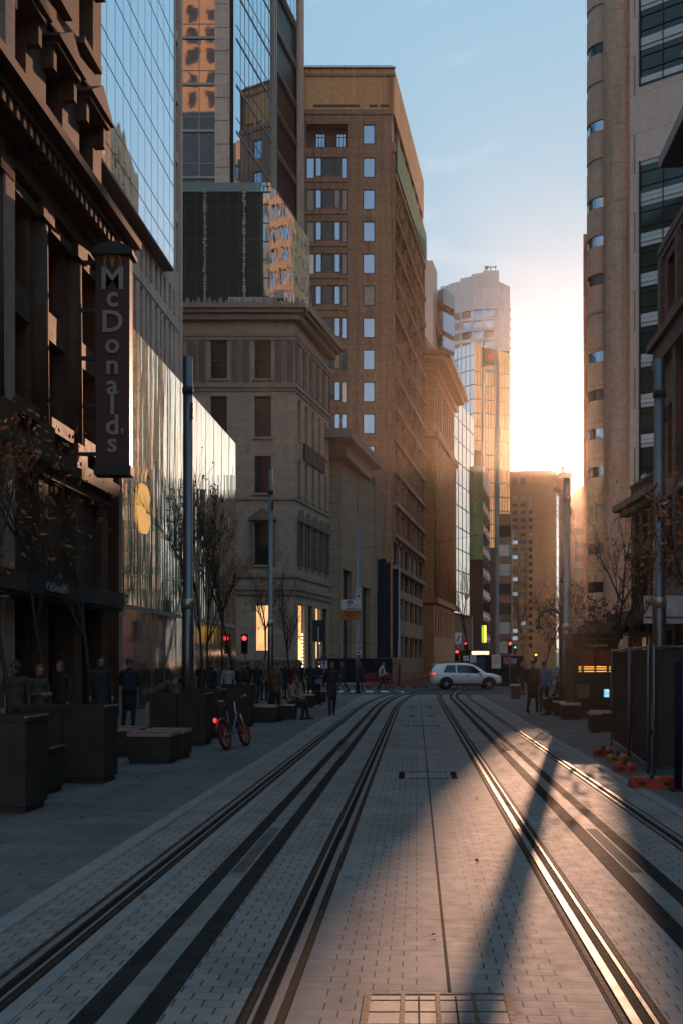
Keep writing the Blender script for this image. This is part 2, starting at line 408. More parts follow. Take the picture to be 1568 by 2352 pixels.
def paver_mat(name, col, bw, bh, centre=None, dark=.62):
    m, nt, p, oc = newmat(name)
    sx = nt.nodes.new('ShaderNodeSeparateXYZ'); nt.links.new(oc, sx.inputs[0]); u, s = sx.outputs[0], sx.outputs[1]
    br = nt.nodes.new('ShaderNodeTexBrick'); nt.links.new(oc, br.inputs['Vector'])
    br.inputs['Scale'].default_value = 1; br.inputs['Brick Width'].default_value = bw; br.inputs['Row Height'].default_value = bh
    br.inputs['Mortar Size'].default_value = .0055; br.inputs['Mortar Smooth'].default_value = .3
    br.inputs['Color1'].default_value = (.85, .85, .86, 1); br.inputs['Color2'].default_value = (1.09, 1.08, 1.07, 1); br.inputs['Mortar'].default_value = (.95, .95, .95, 1)
    fr = nm(nt, 'FRACT', nm(nt, 'DIVIDE', s, bh))
    d = nm(nt, 'MULTIPLY', nm(nt, 'MINIMUM', fr, nm(nt, 'SUBTRACT', 1.0, fr)), bh)
    row = nm(nt, 'SUBTRACT', 1.0, ramp(nt, d, .002, .006))
    rn = noise(nt, mapping(nt, oc, (.35, 9.4, 1)), 1.0, 2)
    row = nm(nt, 'MULTIPLY', row, nm(nt, 'ADD', .35, nm(nt, 'MULTIPLY', ramp(nt, rn, .45, .6), .65)))
    vj = br.outputs[1]
    if centre is not None:
        a = nm(nt, 'ABSOLUTE', nm(nt, 'SUBTRACT', u, centre))
        band = nm(nt, 'MULTIPLY', nm(nt, 'GREATER_THAN', a, .15), nm(nt, 'SUBTRACT', 1.0, nm(nt, 'MULTIPLY', nm(nt, 'GREATER_THAN', a, .66), nm(nt, 'LESS_THAN', a, .95))))
        vj = nm(nt, 'MULTIPLY', vj, band)
    vj = nm(nt, 'MULTIPLY', vj, nm(nt, 'SUBTRACT', 1.0, ramp(nt, nm(nt, 'SUBTRACT', .0065, d), 0, .004)))
    a1 = noise(nt, oc, .8, 5); a2 = noise(nt, oc, 7, 4); g = noise(nt, oc, 150, 3)
    c = mixc(nt, ramp(nt, a1, .3, .7), tuple(v*.84 for v in col), tuple(v*1.12 for v in col))
    c = mixc(nt, nm(nt, 'MULTIPLY', ramp(nt, a2, .5, .8), .25), c, tuple(v*.6 for v in col))
    spots = noise(nt, oc, 2.3, 2, .3)
    c = mixc(nt, nm(nt, 'MULTIPLY', ramp(nt, spots, .68, .74), .35), c, (.05, .045, .042))
    ty = noise(nt, mapping(nt, oc, (2.6, .12, 1)), 1.0, 4)
    c = mixc(nt, nm(nt, 'MULTIPLY', ramp(nt, ty, .52, .72), .38), c, tuple(v*.5 for v in col))
    pt_ = noise(nt, mapping(nt, oc, (.9, .5, 1)), 1.0, 1)
    c = mixc(nt, nm(nt, 'MULTIPLY', ramp(nt, pt_, .55, .6), .22), c, tuple(v*1.35 for v in col))
    gum = nt.nodes.new('ShaderNodeTexVoronoi'); gum.inputs['Scale'].default_value = 2.2; nt.links.new(oc, gum.inputs['Vector'])
    c = mixc(nt, nm(nt, 'MULTIPLY', nm(nt, 'LESS_THAN', gum.outputs['Distance'], .055), .55), c, tuple(v*.35 for v in col))
    c = mixc(nt, nm(nt, 'MULTIPLY', ramp(nt, g, .3, .8), .22), c, tuple(v*.55 for v in col))
    c = mixc(nt, .75, c, mixc(nt, 1.0, c, br.outputs[0], 'MULTIPLY'))
    c = mixc(nt, nm(nt, 'MULTIPLY', row, .42), c, (.05, .045, .045))
    c = mixc(nt, nm(nt, 'MULTIPLY', vj, .85), c, (.03, .027, .027))
    nt.links.new(c, p.inputs['Base Color'])
    nt.links.new(nm(nt, 'ADD', .7, nm(nt, 'MULTIPLY', a2, .25)), p.inputs['Roughness']); p.inputs['Specular IOR Level'].default_value = .07
    h = nm(nt, 'SUBTRACT', nm(nt, 'MULTIPLY', g, .25), nm(nt, 'MAXIMUM', row, vj))
    bump(nt, p, h, .35, .006)
    return m
m_pave = paver_mat('tram street pavers', (.29, .272, .268), .155, .106, .177)
m_foot = paver_mat('footpath granite slabs', (.17, .168, .172), .62, .31)

def localsheet(name, poly, z, m, label, rot=TA):
    """sheet whose own axes follow the street, so the paving lines do too"""
    R = Matrix.Rotation(-rot, 4, 'Z')
    mb = MB(); mb.quad(*[tuple(R @ Vector((x, y, 0))) for x, y in poly])
    o = mb.build(name, m); o.rotation_euler = (0, 0, rot); o.location = (0, 0, z)
    return tag(o, label, name.replace('_', ' '), None, 'structure')

g = MB(); g.quad((-3500, -3500, -.03), (3500, -3500, -.03), (3500, 4500, -.03), (-3500, 4500, -.03))
struct('ground', g, m_asph, 'dark asphalt ground running out under the whole city')
ZE = 53.0
localsheet('tram_pavement', [T(-2.75, -14), T(2.85, -14), T(2.85+.3, ZE), T(-2.75, ZE)], 0, m_pave, 'grey block paving between and around the tram rails')
localsheet('footpath', [(-16, -14), T(-2.75, -14), T(-2.75, ZE), (-8, ZE)], 0.0, m_foot, 'dark grey slab footpath on the left of the tram tracks')
localsheet('footpath', [T(2.85, -14), (16, -14), (19, ZE), T(3.15, ZE)], 0.0, m_foot, 'grey slab footpath on the right of the tram tracks')
for u, lab in ((-2.83, 'pale granite edging strip left of the tram paving'), (2.87, 'pale granite edging strip right of the tram paving')):
    localsheet('kerb', [T(u, -14), T(u+.16, -14), T(u+.16+(.3 if u > 0 else 0), ZE-.02), T(u+(.3 if u > 0 else 0), ZE-.02)], .004, m_granite, lab)
mb = MB()
for x0, x1 in ((-30, 40),): mb.quad((x0, 53.0, -.012), (x1, 53.0, -.012), (x1, 70.5, -.012), (x0, 70.5, -.012))
struct('road', mb, m_asph, 'dark asphalt cross street beyond the block paving')
mb = MB(); mb.prism([(-30, 70.5), (1.5, 70.5), (6.5, 94), (16, 140), (-30, 140)], -.01, .13)
struct('far_footpath', mb, m_foot, 'raised footpath on the left beyond the crossing')
mb = MB(); mb.prism([(14.5, 70.5), (60, 70.5), (60, 140), (31, 140)], -.01, .13)
struct('far_footpath', mb, m_foot, 'raised footpath on the right beyond the crossing')
mb = MB()
for k in range(9): mb.quad((-4+.9*k, 57.6, -.007), (-3.55+.9*k, 57.6, -.007), (-3.5+.9*k, 60.4, -.007), (-3.95+.9*k, 60.4, -.007))
o = struct('road_markings', mb, m_whitep, 'worn white pedestrian crossing bars on the asphalt'); 

def shiftL(s): return .0022*max(0, s-36)**2
def shiftR(s): return .0038*max(0, s-46)**2
SS = [-10, 0, 6, 12, 18, 24, 30, 35]+[36+k for k in range(0, 45)]
def strip(mb, u0, u1, z0, z1, sh, s0=-10, s1=80):
    prev = None
    for s in [v for v in SS if s0 <= v <= s1]:
        a, b = T(u0+sh(s), s), T(u1+sh(s), s)
        if prev:
            pa, pb = prev
            mb.quad((*pa, z1), (*pb, z1), (*b, z1), (*a, z1))
            if z0 < z1:
                mb.quad((*pa, z0), (*pa, z1), (*a, z1), (*a, z0)); mb.quad((*pb, z0), (*b, z0), (*b, z1), (*pb, z1))
        prev = (a, b)
def rail(uc, sgn, sh, label):
    """grooved street rail: rubber edges, running head, groove, guard lip on the side towards sgn"""
    t = thing('tram_rail', label, 'tram rail', (uc, 0, 0), group='tram rails set in the paving')
    b = MB(); strip(b, uc-.125, uc+.115, 0, .004, sh); b.build('rubber_edge', m_rubber, t)
    b = MB(); strip(b, uc-sgn*.058-.05, uc-sgn*.058+.05, .004, .007, sh); strip(b, uc+sgn*.09-.014, uc+sgn*.09+.014, .004, .007, sh); b.build('rail_web', m_rust, t)
    b = MB(); strip(b, uc-sgn*.045-.024, uc-sgn*.045+.024, .004, .017, sh); b.build('rail_head', m_steel, t)
    b = MB(); strip(b, uc+sgn*.015-.024, uc+sgn*.015+.024, .004, .0085, sh); b.build('groove', m_groove, t)
    b = MB(); strip(b, uc+sgn*.053-.011, uc+sgn*.053+.011, .004, .014, sh); b.build('guard_lip', m_steel, t)
rail(-2.186, 1, shiftL, 'grooved steel rail nearest the left footpath')
rail(-.748, -1, shiftL, 'grooved steel rail left of the centre paving joint')
rail(1.103, 1, shiftR, 'grooved steel rail right of the centre paving joint')
rail(2.54, -1, shiftR, 'grooved steel rail nearest the right footpath')
def power(uc, sh, label):
    t = thing('power_strip', label, 'power strip', (uc, 0, 0), group='ground power strips between the rails')
    for a, b_ in ((-.21, -.075), (.075, .21)):
        b = MB(); strip(b, uc+a, uc+b_, 0, .005, sh); b.build('edge_strip', m_rubber, t)
    b = MB(); strip(b, uc-.075, uc+.075, 0, .009, sh); b.build('contact_plate', m_plate, t)
    for s in (9.3, 20.5, 31.5):
        b = MB()
        for k in range(5):
            p, q = T(uc-.05+.022*k, s-1.1), T(uc-.05+.022*k, s+1.1)
            b.quad((*p, .0135), (p[0]+.008, p[1], .0135), (q[0]+.008, q[1], .0135), (*q, .0135))
        b.build('ribbed_insert', m_rubber, t)
power(-1.467, shiftL, 'dark edged metal power strip between the two left rails')
power(1.822, shiftR, 'dark edged metal power strip between the two right rails')
b = MB(); strip(b, .169, .185, 0, .004, lambda s: .00*s, -10, 52); tag(b.build('pavement_line', m_groove), 'narrow dark joint down the middle of the paving', 'paving joint', None, 'structure')
for u, lab in ((-2.06, 'pale concrete strip beside the outer left rail'), (2.40, 'thin pale concrete strip beside the outer right rail')):
    b = MB(); strip(b, u, u+.09, 0, .0045, shiftL if u < 0 else shiftR, -10, 52); tag(b.build('kerb', m_granite), lab, 'edging', None, 'structure')
# access cover at the bottom of the picture
t = thing('access_cover', 'paver filled access cover with metal frame in front', 'access cover', (*T(.1, 5.2), 0))
b = MB()
ux0, ux1, cs0, cs1 = -.27, .49, 4.35, 5.24
def bar(b, u0, u1, s0, s1, z=.0085):
    b.quad((*T(u0, s0), z), (*T(u1, s0), z), (*T(u1, s1), z), (*T(u0, s1), z))
    b.quad((*T(u0, s0), 0), (*T(u1, s0), 0), (*T(u1, s0), z), (*T(u0, s0), z))
b2 = MB(); bar(b2, ux0, ux1, cs0, cs1, .005)
b2.build('cover_paver', M('cover paver', (.21, .195, .19), var=.2, scale=5, bscale=150, streak=0), t)
for k, (a, c) in enumerate(((ux0, ux0+.035), (ux0+.19, ux0+.212), (ux0+.37, ux0+.392), (ux0+.555, ux0+.577), (ux1-.035, ux1))): bar(b, a, c, cs0, cs1)
bar(b, ux0+.036, ux1-.036, cs1-.02, cs1, .0082)
b.build('cover_frame', M('rusty cover frame', (.15, .095, .065), rough=.8, var=.35, scale=14, streak=0, spec=.15), t)
b = MB()
for k in range(5): bar(b, ux0+.036, ux1-.036, cs0+.1+.17*k, cs0+.108+.17*k, .0066)
bar(b, ux0+.28, ux0+.288, cs0+.06, cs1-.05, .0068); bar(b, ux0+.47, ux0+.478, cs0+.06, cs1-.05, .0068)
b.build('cover_joint', m_groove, t)
for sc, wu, lu, lab in ((15.35, .40, .95, 'wide drain cover across the centre joint with two black slots'), (27.2, .40, .35, 'small drain cover far up the centre joint')):
    t = thing('drain_cover', lab, 'drain cover', (*T(.177, sc), 0), group='drain covers in the centre paving')
    for sg in (-1, 1):
        b = MB(); bar(b, .177+sg*wu-.045, .177+sg*wu+.045, sc-lu/2, sc+lu/2, .006); b.build('slot', m_groove, t)
        b = MB(); bar(b, .177+sg*(wu-.075)-.014, .177+sg*(wu-.075)+.014, sc-lu/2, sc+lu/2, .006); b.build('slot_lip', m_granite, t)
    b = MB(); bar(b, .177-wu+.1, .177+wu-.1, sc+lu/2-.03, sc+lu/2, .006); bar(b, .177-wu+.1, .177+wu-.1, sc-lu/2, sc-lu/2+.03, .006); b.build('cover_edge', m_groove, t)
k = 0
for s, du, lab in ((32.0, .30, 'left of a pair of small square ground boxes, nearer'), (32.0, -.30, 'right of a pair of small square ground boxes, nearer'), (38.5, .33, 'left of a pair of small square ground boxes, farther'), (38.5, -.33, 'right of a pair of small square ground boxes, farther')):
    b = MB(); bar(b, .177-du-.08, .177-du+.08, s-.3, s+.3, .006); tag(b.build('ground_box', m_rust), lab, 'ground box', 'small ground boxes in the paving')
# ------------------------------------------------------------------ buildings, left block
rnd = random.Random(3)
def L(u, Z): return (u+.088*Z, Z)
def LS(Z, Z0): return (Z-Z0)*math.sqrt(1+.088**2)     # distance along a left facade
UL = -9.7
def pick(*opts):
    r = rnd.random()
    for w, g_ in opts:
        r -= w
        if r <= 0: return g_
    return opts[-1][1]

# --- brown stone corner building with the vertical sign
bb = thing('stone_building', 'dark brown stone building with pedimented windows and heavy cornice at the left edge', 'building', (*L(UL, 29.5), 0))
F = Face(L(UL, 8), L(UL, 29.5)); s_ = lambda Z: LS(Z, 8)
ops = []; wins = []
for Zc in (11.4, 13.8, 16.2, 18.6, 21.0, 23.4, 25.8, 28.2):
    c = s_(Zc)
    for z0, z1, w in ((7.9, 12.6, 1.25), (15.0, 17.1, 1.15), (19.0, 21.4, 1.15), (23.4, 25.8, 1.15)):
        ops.append((c-w/2, c+w/2, z0, z1)); wins.append((c, w, z0, z1))
    ops.append((c-.85, c+.85, .35, 3.3)); 
mb = MB(); wall(mb, F, 0, F.L, 0, 30, ops, .45)
mb.quad((-30, 8, 0), (*L(UL, 8), 0), (*L(UL, 8), 30), (-30, 8, 30)); mb.quad((*L(UL, 29.5), 0), (-30, 29.5, 0), (-30, 29.5, 30), (*L(UL, 29.5), 30))
mb.quad((*L(UL, 8), 30), (*L(UL, 29.5), 30), (-30, 29.5, 30), (-30, 8, 30))
mb.build('wall', m_brown, bb)
for c, w, z0, z1 in wins:
    win(bb, F, c-w/2, z0, w, z1-z0, .4, pick((.75, g_dark), (.25, g_green)), m_frame, 2 if z0 < 9 else 1, 3 if z0 < 9 else 2, .07)
for Zc in (11.4, 13.8, 16.2, 18.6, 21.0, 23.4, 25.8, 28.2):
    c = s_(Zc)
    win(bb, F, c-.85, .35, 1.7, 2.95, .4, g_dark, m_frame, 2, 1, .08, 'shop_window')
    for zt, arc in ((17.1, 0), (21.4, 1), (25.8, 0)):   # hoods over the windows on brackets
        mb = MB(); mb.fbox(F, c-.85, c+.85, .003, .42, zt+.12, zt+.3)
        if arc:
            n = 8
            for i in range(n):
                a, b_ = -.85+1.7*i/n, -.85+1.7*(i+1)/n
                h = lambda q: zt+.3+.42*(1-(q/.85)**2)
                mb.hexa([F.p(c+a, .5, zt+.3), F.p(c+b_, .5, zt+.3), F.p(c+b_, .003, zt+.3), F.p(c+a, .003, zt+.3), F.p(c+a, .5, h(a)+.06), F.p(c+b_, .5, h(b_)+.06), F.p(c+b_, .003, h(b_)+.06), F.p(c+a, .003, h(a)+.06)])
        else:
            mb.quad(F.p(c-.95, .5, zt+.3), F.p(c+.95, .5, zt+.3), F.p(c, .5, zt+.95)); mb.quad(F.p(c-.95, .003, zt+.3), F.p(c-.95, .5, zt+.3), F.p(c, .5, zt+.95), F.p(c, .003, zt+.95)); mb.quad(F.p(c, .003, zt+.95), F.p(c, .5, zt+.95), F.p(c+.95, .5, zt+.3), F.p(c+.95, .003, zt+.3))
            mb.fbox(F, c-.97, c+.97, .004, .52, zt+.26, zt+.33)
        for sg in (-.72, .72): mb.fbox(F, c+sg-.1, c+sg+.1, .003, .3, zt-.45, zt+.12)
        mb.build('window_hood', m_browntrim, bb)
    mb = MB()
    for zt in (15.0, 19.0, 23.4): mb.fbox(F, c-.75, c+.75, .003, .22, zt-.18, zt)
    mb.build('window_sill', m_browntrim, bb)
    mb = MB(); mb.fbox(F, c-.8, c+.8, .003, .25, 7.55, 7.9); mb.fbox(F, c-.75, c+.75, .003, .2, 12.6, 12.85); mb.fbox(F, c-.62, c+.62, -.3, .1, 9.9, 10.6); mb.build('window_surround', m_browntrim, bb)
for Zc in (10.2, 12.6, 15, 17.4, 19.8, 22.2, 24.6, 27.0, 29.2):
    c = s_(Zc); q = F.p(c, .02, 0)
    mb = MB(); mb.cyl(q[0], q[1], 7.6, 12.6, .30, 16, .26); mb.fbox(F, c-.36, c+.36, .003, .34, 7.0, 7.6); mb.fbox(F, c-.36, c+.36, .003, .34, 12.6, 13.0)
    mb.build('column', m_browntrim, bb)
    mb = MB(); mb.fbox(F, c-.3, c+.3, .002, .2, 0, 6.3); mb.build('pier', m_browntrim, bb)
mb = MB()
for z0, z1, t in ((6.3, 6.6, .3), (6.6, 7.0, .5), (13.0, 13.45, .32), (13.45, 13.75, .5), (13.75, 14.0, .9), (14.0, 14.22, 1.15), (17.9, 18.1, .12), (22.3, 22.5, .12)):
    mb.fbox(F, 0, F.L+(.25 if t > .3 else .02), .0015, t, z0, z1)
mb.build('cornice', m_browntrim, bb)
mb = MB()
for i in range(60): mb.fbox(F, .2+.36*i, .36+.36*i, .33, .85, 13.46, 13.74)
mb.build('dentil_band', m_browntrim, bb)
mb = MB(); mb.fbox(F, 0, s_(29.3), .21, .75, 3.3, 3.75); mb.fbox(F, 0, s_(29.3), .21, .7, 3.22, 3.29); mb.build('awning', m_black, bb)
addtext(bb, "McDonald's", .30, m_sletter, Vector(F.p(s_(24.0), .78, 3.42))-Vector(bb['_base']), F.a, .012)
mb = MB(); mb.fbox(F, s_(22.1), s_(22.6), .0, .32, 0, 30); mb.build('pilaster', m_grey, bb)
# --- vertical projecting sign
sg_ = thing('projecting_sign', 'tall dark maroon vertical sign with amber arches and grey letters on the brown building', 'sign', (X(262, 27), 27, H(1075, 27)))
bx = sg_['_base']; hw = .46; zb, zt = H(1072, 27), H(590, 27)
mb = MB(); mb.box(bx[0]-hw, bx[0]+hw, 26.85, 27.25, zb, zt); mb.build('sign_case', m_maroon, sg_)
mb = MB(); n = 10
for i in range(n):
    a0, a1 = -1+2*i/n, -1+2*(i+1)/n
    f = lambda q: zt+.10+.22*(1-q*q)
    mb.hexa([(bx[0]+a0*.56, 26.72, zt-.02), (bx[0]+a1*.56, 26.72, zt-.02), (bx[0]+a1*.56, 27.38, zt-.02), (bx[0]+a0*.56, 27.38, zt-.02), (bx[0]+a0*.56, 26.72, f(a0)), (bx[0]+a1*.56, 26.72, f(a1)), (bx[0]+a1*.56, 27.38, f(a1)), (bx[0]+a0*.56, 27.38, f(a0))])
mb.box(bx[0]-.5, bx[0]+.5, 26.8, 27.3, zb-.25, zb); mb.build('sign_cap', m_black, sg_)
mb = MB()
for k in range(5): mb.box(bx[0]-1.0, bx[0]-hw, 27.0, 27.08, zb+.3+1.3*k, zb+.4+1.3*k)
mb.build('bracket', m_black, sg_)
mb = MB()
for sx in (-1, 1):
    pts = []
    for i in range(13):
        a = math.pi*i/12; pts.append((bx[0]+sx*.115+.105*math.cos(a), 26.83, H(622, 27)+.40*math.sin(a)**.75))
    mb.tube(pts, .028, 6)
mb.build('arch_emblem', m_gold, sg_)
ys = (668, 708, 766, 814, 862, 908, 954, 1000, 1040)
for ch, y, sz in zip("McDonalds", ys, (.86, .78, .82, .74, .74, .74, .76, .76, .74)):
    addtext(sg_, ch, sz, m_sletter, Vector((bx[0], 26.83, H(y, 27)))-Vector(bx), 0, .02, sx=1.0)
addtext(sg_, "'", .5, m_sletter, Vector((bx[0]+.27, 26.83, H(1018, 27)))-Vector(bx), 0, .02)

# --- pink granite building with the projecting curtain wall
pk = thing('office_building', 'pink stone office block with a projecting blue glass curtain wall', 'office building', (*L(-12.7, 51), 0))
F = Face(L(-12.7, 30), L(-12.7, 51)); s_ = lambda Z: LS(Z, 30)
ops = []
zz = ((1, 6), (6.6, 11.8), (12.3, 18.35), (19.05, 20.3))
k = 0; Zc = 38.2; slots = []
while Zc < 50.2:
    w = (.42, .42, .30)[k % 3]
    for z0, z1 in zz[2:]: slots.append((s_(Zc)-w/2, s_(Zc)+w/2, z0, z1))
    Zc += (.95, .78, .70)[k % 3]; k += 1
for j in range(14): slots.append((s_(50.05), s_(50.5), 21.4+3.05*j, 23.9+3.05*j))
mb = MB(); wall(mb, F, 0, F.L, 0, 62, slots, .4)
A, B_ = L(-12.7, 51), L(-12.7, 30)
mb.quad((*A, 0), (-32, 51, 0), (-32, 51, 62), (*A, 62)); mb.quad((*B_, 0), (-32, 30, 0), (-32, 30, 62), (*B_, 62)); mb.quad((*A, 62), (-32, 51, 62), (-32, 30, 62), (*B_, 62))
mb.build('wall', m_pink, pk)
for a, b_, c, d in slots: win(pk, F, a, c, b_-a, d-c, .36, g_dark, m_frame, 1, 1, .04)
mb = MB(); mb.fbox(F, 0, F.L, .002, .06, 18.45, 18.95); mb.fbox(F, F.L-.42, F.L, .003, .1, 0, 62); mb.build('band_course', m_pink, pk)
CW0, CW1 = L(-12.2, 29.6), L(-12.2, 47.6)
F2 = Face(CW0, CW1)
mb = MB(); mb.fbox(F2, 0, F2.L, -.45, 0, 20.5, 62); mb.build('curtain_wall', g_sky, pk)
mb = MB()
for j in range(14):
    for dz in (0, 1.05): mb.fbox(F2, 0, F2.L, .001, .012, 21.4+3.05*j+dz, 21.425+3.05*j+dz)
for i in range(1, 20): mb.fbox(F2, i*1.02, i*1.02+.012, .0012, .006, 20.52, 62)
mb.fbox(F2, 0, F2.L, -.49, .02, 20.42, 20.53); mb.build('mullion', m_frame, pk)

# --- glass fronted store
ap = thing('glass_store', 'two storey store faced in rippled mirror glass panels beside the footpath', 'store', (*L(UL, 50), 0))
F = Face(L(UL, 31.5), L(UL, 50)); s_ = lambda Z: LS(Z, 31.5)
n = 11; pw = F.L/n
for i in range(n):
    mb = MB(); mb.fbox(F, i*pw+.012, (i+1)*pw-.012, -.08, rnd.uniform(-.004, .004), 3.6, 12.7); mb.build('glass_panel', g_wavy, ap)
    mb = MB(); mb.fbox(F, i*pw+.012, (i+1)*pw-.012, -.08, rnd.uniform(-.003, .003), .15, 3.45); mb.build('shop_glass', g_bronze, ap)
mb = MB()
for i in range(n+1): mb.fbox(F, i*pw-.011, i*pw+.011, -.1, .012, .15, 12.7)
mb.fbox(F, 0, F.L, -.12, .02, 3.45, 3.6); mb.fbox(F, 0, F.L, -.12, .03, 0, .15); mb.build('mullion', m_lframe, ap)
a = L(UL, 31.5); e = L(UL, 50)
mb = MB(); mb.quad((a[0]-.1, a[1], 0), (-13, a[1], 0), (-13, a[1], 12.7), (a[0]-.1, a[1], 12.7)); mb.quad((e[0]-.1, e[1], 0), (-11, e[1], 0), (-11, e[1], 12.7), (e[0]-.1, e[1], 12.7)); mb.quad((a[0]-.1, a[1], 12.69), (-13, a[1], 12.69), (-11, e[1], 12.69), (e[0]-.1, e[1], 12.69))
mb.build('end_wall', g_bronze, ap)
mb = MB()
for z0, z1, w in ((5.3, 5.6, .3), (1.9, 4.1, .26), (4.25, 4.42, .28), (6.6, 6.75, .12)): mb.box(a[0]-1.05, a[0]-1.05+w, a[1]-.04, a[1]-.02, z0, z1)
mb.build('lit_panel', e_warm, ap)
# bitten fruit emblem behind glass
em = thing('lit_emblem', 'glowing yellow bitten fruit emblem high on the rippled store glass', 'emblem', F.p(s_(33.8), 0, 6.0))
def outline():
    pts = []
    for i in range(72):
        a = 2*math.pi*i/72; r = 1-.10*math.exp(-((a-math.pi/2)/.28)**2)-.07*math.exp(-((a-3*math.pi/2)/.22)**2)
        x, y = r*math.cos(a)*.92, r*math.sin(a)*.95
        if (x-1.12)**2+(y-.12)**2 < .45**2:
            b = math.atan2(y-.12, x-1.12); x, y = 1.12+.45*math.cos(b), .12+.45*math.sin(b)
        pts.append((x, y))
    return pts
mb = MB(); pts = outline(); c0 = s_(33.8)
mb.quad(*[F.p(c0+x*.86, .06, 6.95+y*.93) for x, y in pts])
for i in range(72):
    p, q = pts[i], pts[(i+1) % 72]; mb.quad(F.p(c0+p[0]*.86, .02, 6.95+p[1]*.93), F.p(c0+q[0]*.86, .02, 6.95+q[1]*.93), F.p(c0+q[0]*.86, .06, 6.95+q[1]*.93), F.p(c0+p[0]*.86, .06, 6.95+p[1]*.93))
mb.build('fruit_body', e_logo, em)
mb = MB(); mb.quad(*[F.p(c0+.06+.30*(t-.05)-.16*math.sin(math.pi*t)*sg2, .06, 7.82+.58*t) for sg2, ts in ((1, [k/6 for k in range(7)]), (-.45, [1-k/6 for k in range(1, 6)])) for t in ts]); mb.build('fruit_leaf', e_logo, em)

# ------------------------------------------------------------------ buildings beyond the crossing, left
# --- grey rendered corner building
gy = thing('corner_building', 'grey rendered corner building with deep cornice and lit shop windows', 'building', (X(677, 72), 72, 0))
C0 = (X(677, 72), 72); C1 = (X(756, 81.2), 81.2)
Ff = Face((-16, 72), C0); Fs = Face(C0, C1)
sx = lambda x: X(x, 72)+16
ops = []; ws = []
rows = ((22.2, 25.0), (18.0, 20.96), (13.95, 16.65), (8.75, 11.85))
for x in (302, 402.6, 503, 604):
    for z0, z1 in rows: ws.append((sx(x)-.6, sx(x)+.6, z0, z1))
    ws.append((sx(x)-.55, sx(x)+.55, 2.5, 5.9))
mb = MB(); wall(mb, Ff, 0, Ff.L, 0, 27, ws, .3)
wss = []; d = Fs.L/5.25
for i in range(5):
    c = .75+d*i+.45
    for z0, z1 in rows: wss.append((c-.36, c+.36, z0, z1))
wss += [(.9, 2.5, 1.2, 6.0), (3.5, 4.7, .4, 6.0), (5.5, 6.9, 1.2, 6.0), (7.5, 9.0, 1.2, 6.0)]
wall(mb, Fs, 0, Fs.L, 0, 27, wss, .3)
mb.quad((-16, 72, 27), (*C0, 27), (*C1, 27), (-16, 90, 27)); mb.quad((*C1, 0), (-16, 90, 0), (-16, 90, 27), (*C1, 27))
mb.build('wall', m_grey, gy)
for i, (a, b_, c, d_) in enumerate(ws):
    lit = c < 3
    win(gy, Ff, a, c, b_-a, d_-c, .26, (e_shop if lit else pick((.6, g_dark), (.4, g_green))), m_frame, 1, 1 if lit else 2, .06, 'shop_window' if lit else 'window')
for i, (a, b_, c, d_) in enumerate(wss):
    low = c < 3
    win(gy, Fs, a, c, b_-a, d_-c, .26, ((e_shop if i in (20, 22) else g_dark) if low else pick((.7, g_dark), (.3, g_green))), m_frame, 1, 2, .07, 'shop_window' if low else 'window')
def both(mb, z0, z1, t): mb.fbox(Ff, 0, Ff.L+t*.75, .0015, t, z0, z1); mb.fbox(Fs, -.0*t, Fs.L+.1, .0025, t+.001, z0, z1)
mb = MB()
both(mb, 26.75, 27.0, .9); both(mb, 27.0, 27.3, 1.15); both(mb, 26.35, 26.75, .55)
mb.build('cornice', m_greytrim, gy)
mb = MB()
for z0, z1, t in ((25.25, 25.5, .16), (25.0, 25.25, .09), (21.55, 21.85, .22), (21.3, 21.55, .1), (13.45, 13.62, .12), (7.85, 8.15, .2), (6.95, 7.3, .34), (6.6, 6.95, .2)): both(mb, z0, z1, t)
mb.build('string_course', m_greytrim, gy)
mb = MB()   # antefix tiles along the cornice edge
for k in range(34):
    r = .30 if k % 2 == 0 else .17; c = .4+k*.39
    mb.quad(*[Ff.p(c+r*.62*q, 1.16, 27.28+r*w) for q, w in ((-1, 0), (1, 0), (.85, .55), (.3, 1.25), (0, 1.6), (-.3, 1.25), (-.85, .55))])
    mb.quad(*[Ff.p(c+r*.62*q, 1.05, 27.28+r*w) for q, w in ((-1, 0), (1, 0), (.85, .55), (.3, 1.25), (0, 1.6), (-.3, 1.25), (-.85, .55))])
mb.build('antefix_row', m_greytrim, gy); mb = MB()
for k in range(26):
    r = .28 if k % 2 == 0 else .16; c = .3+k*.38
    mb.fbox(Fs, c-r*.5, c+r*.5, 1.0, 1.16, 27.28, 27.28+r*1.3)
mb.build('antefix_row', m_greytrim, gy)
mb = MB(); mb.box(-16, -8.4, 73.2, 76, 27.01, 28.1); mb.box(-8.3, -4.6, 73.0, 75, 27.01, 28.5); mb.box(-4.9, -4.2, 72.6, 73.4, 28.3, 28.9); mb.build('roof_parapet', M('pale parapet', (.45, .33, .28)), gy)
for x in (352, 452, 553, 654):
    mb = MB()
    for q in (-.22, .22): mb.fbox(Ff, sx(x)+q-.42 if q < 0 else sx(x)+q-.02, sx(x)+q+.02 if q < 0 else sx(x)+q+.42, .002, .13, 21.86, 24.99)
    for k in range(5): mb.fbox(Ff, sx(x)-.55+.25*k, sx(x)-.47+.25*k, .13, .17, 22.1, 24.7)
    mb.build('pilaster', m_pil, gy)
for i in range(6):
    c = .35+d*i
    mb = MB(); mb.fbox(Fs, c-.16, c+.16, .003, .13, 21.86, 24.99); mb.build('pilaster', m_pil, gy)
mb = MB()
for a, b_, c, d_ in ws:
    if c > 3: mb.fbox(Ff, a-.15, b_+.15, .002, .18, c-.16, c)
for a, b_, c, d_ in wss:
    if c > 3: mb.fbox(Fs, a-.08, b_+.08, .002, .12, c-.14, c)
mb.build('sill', m_greytrim, gy)
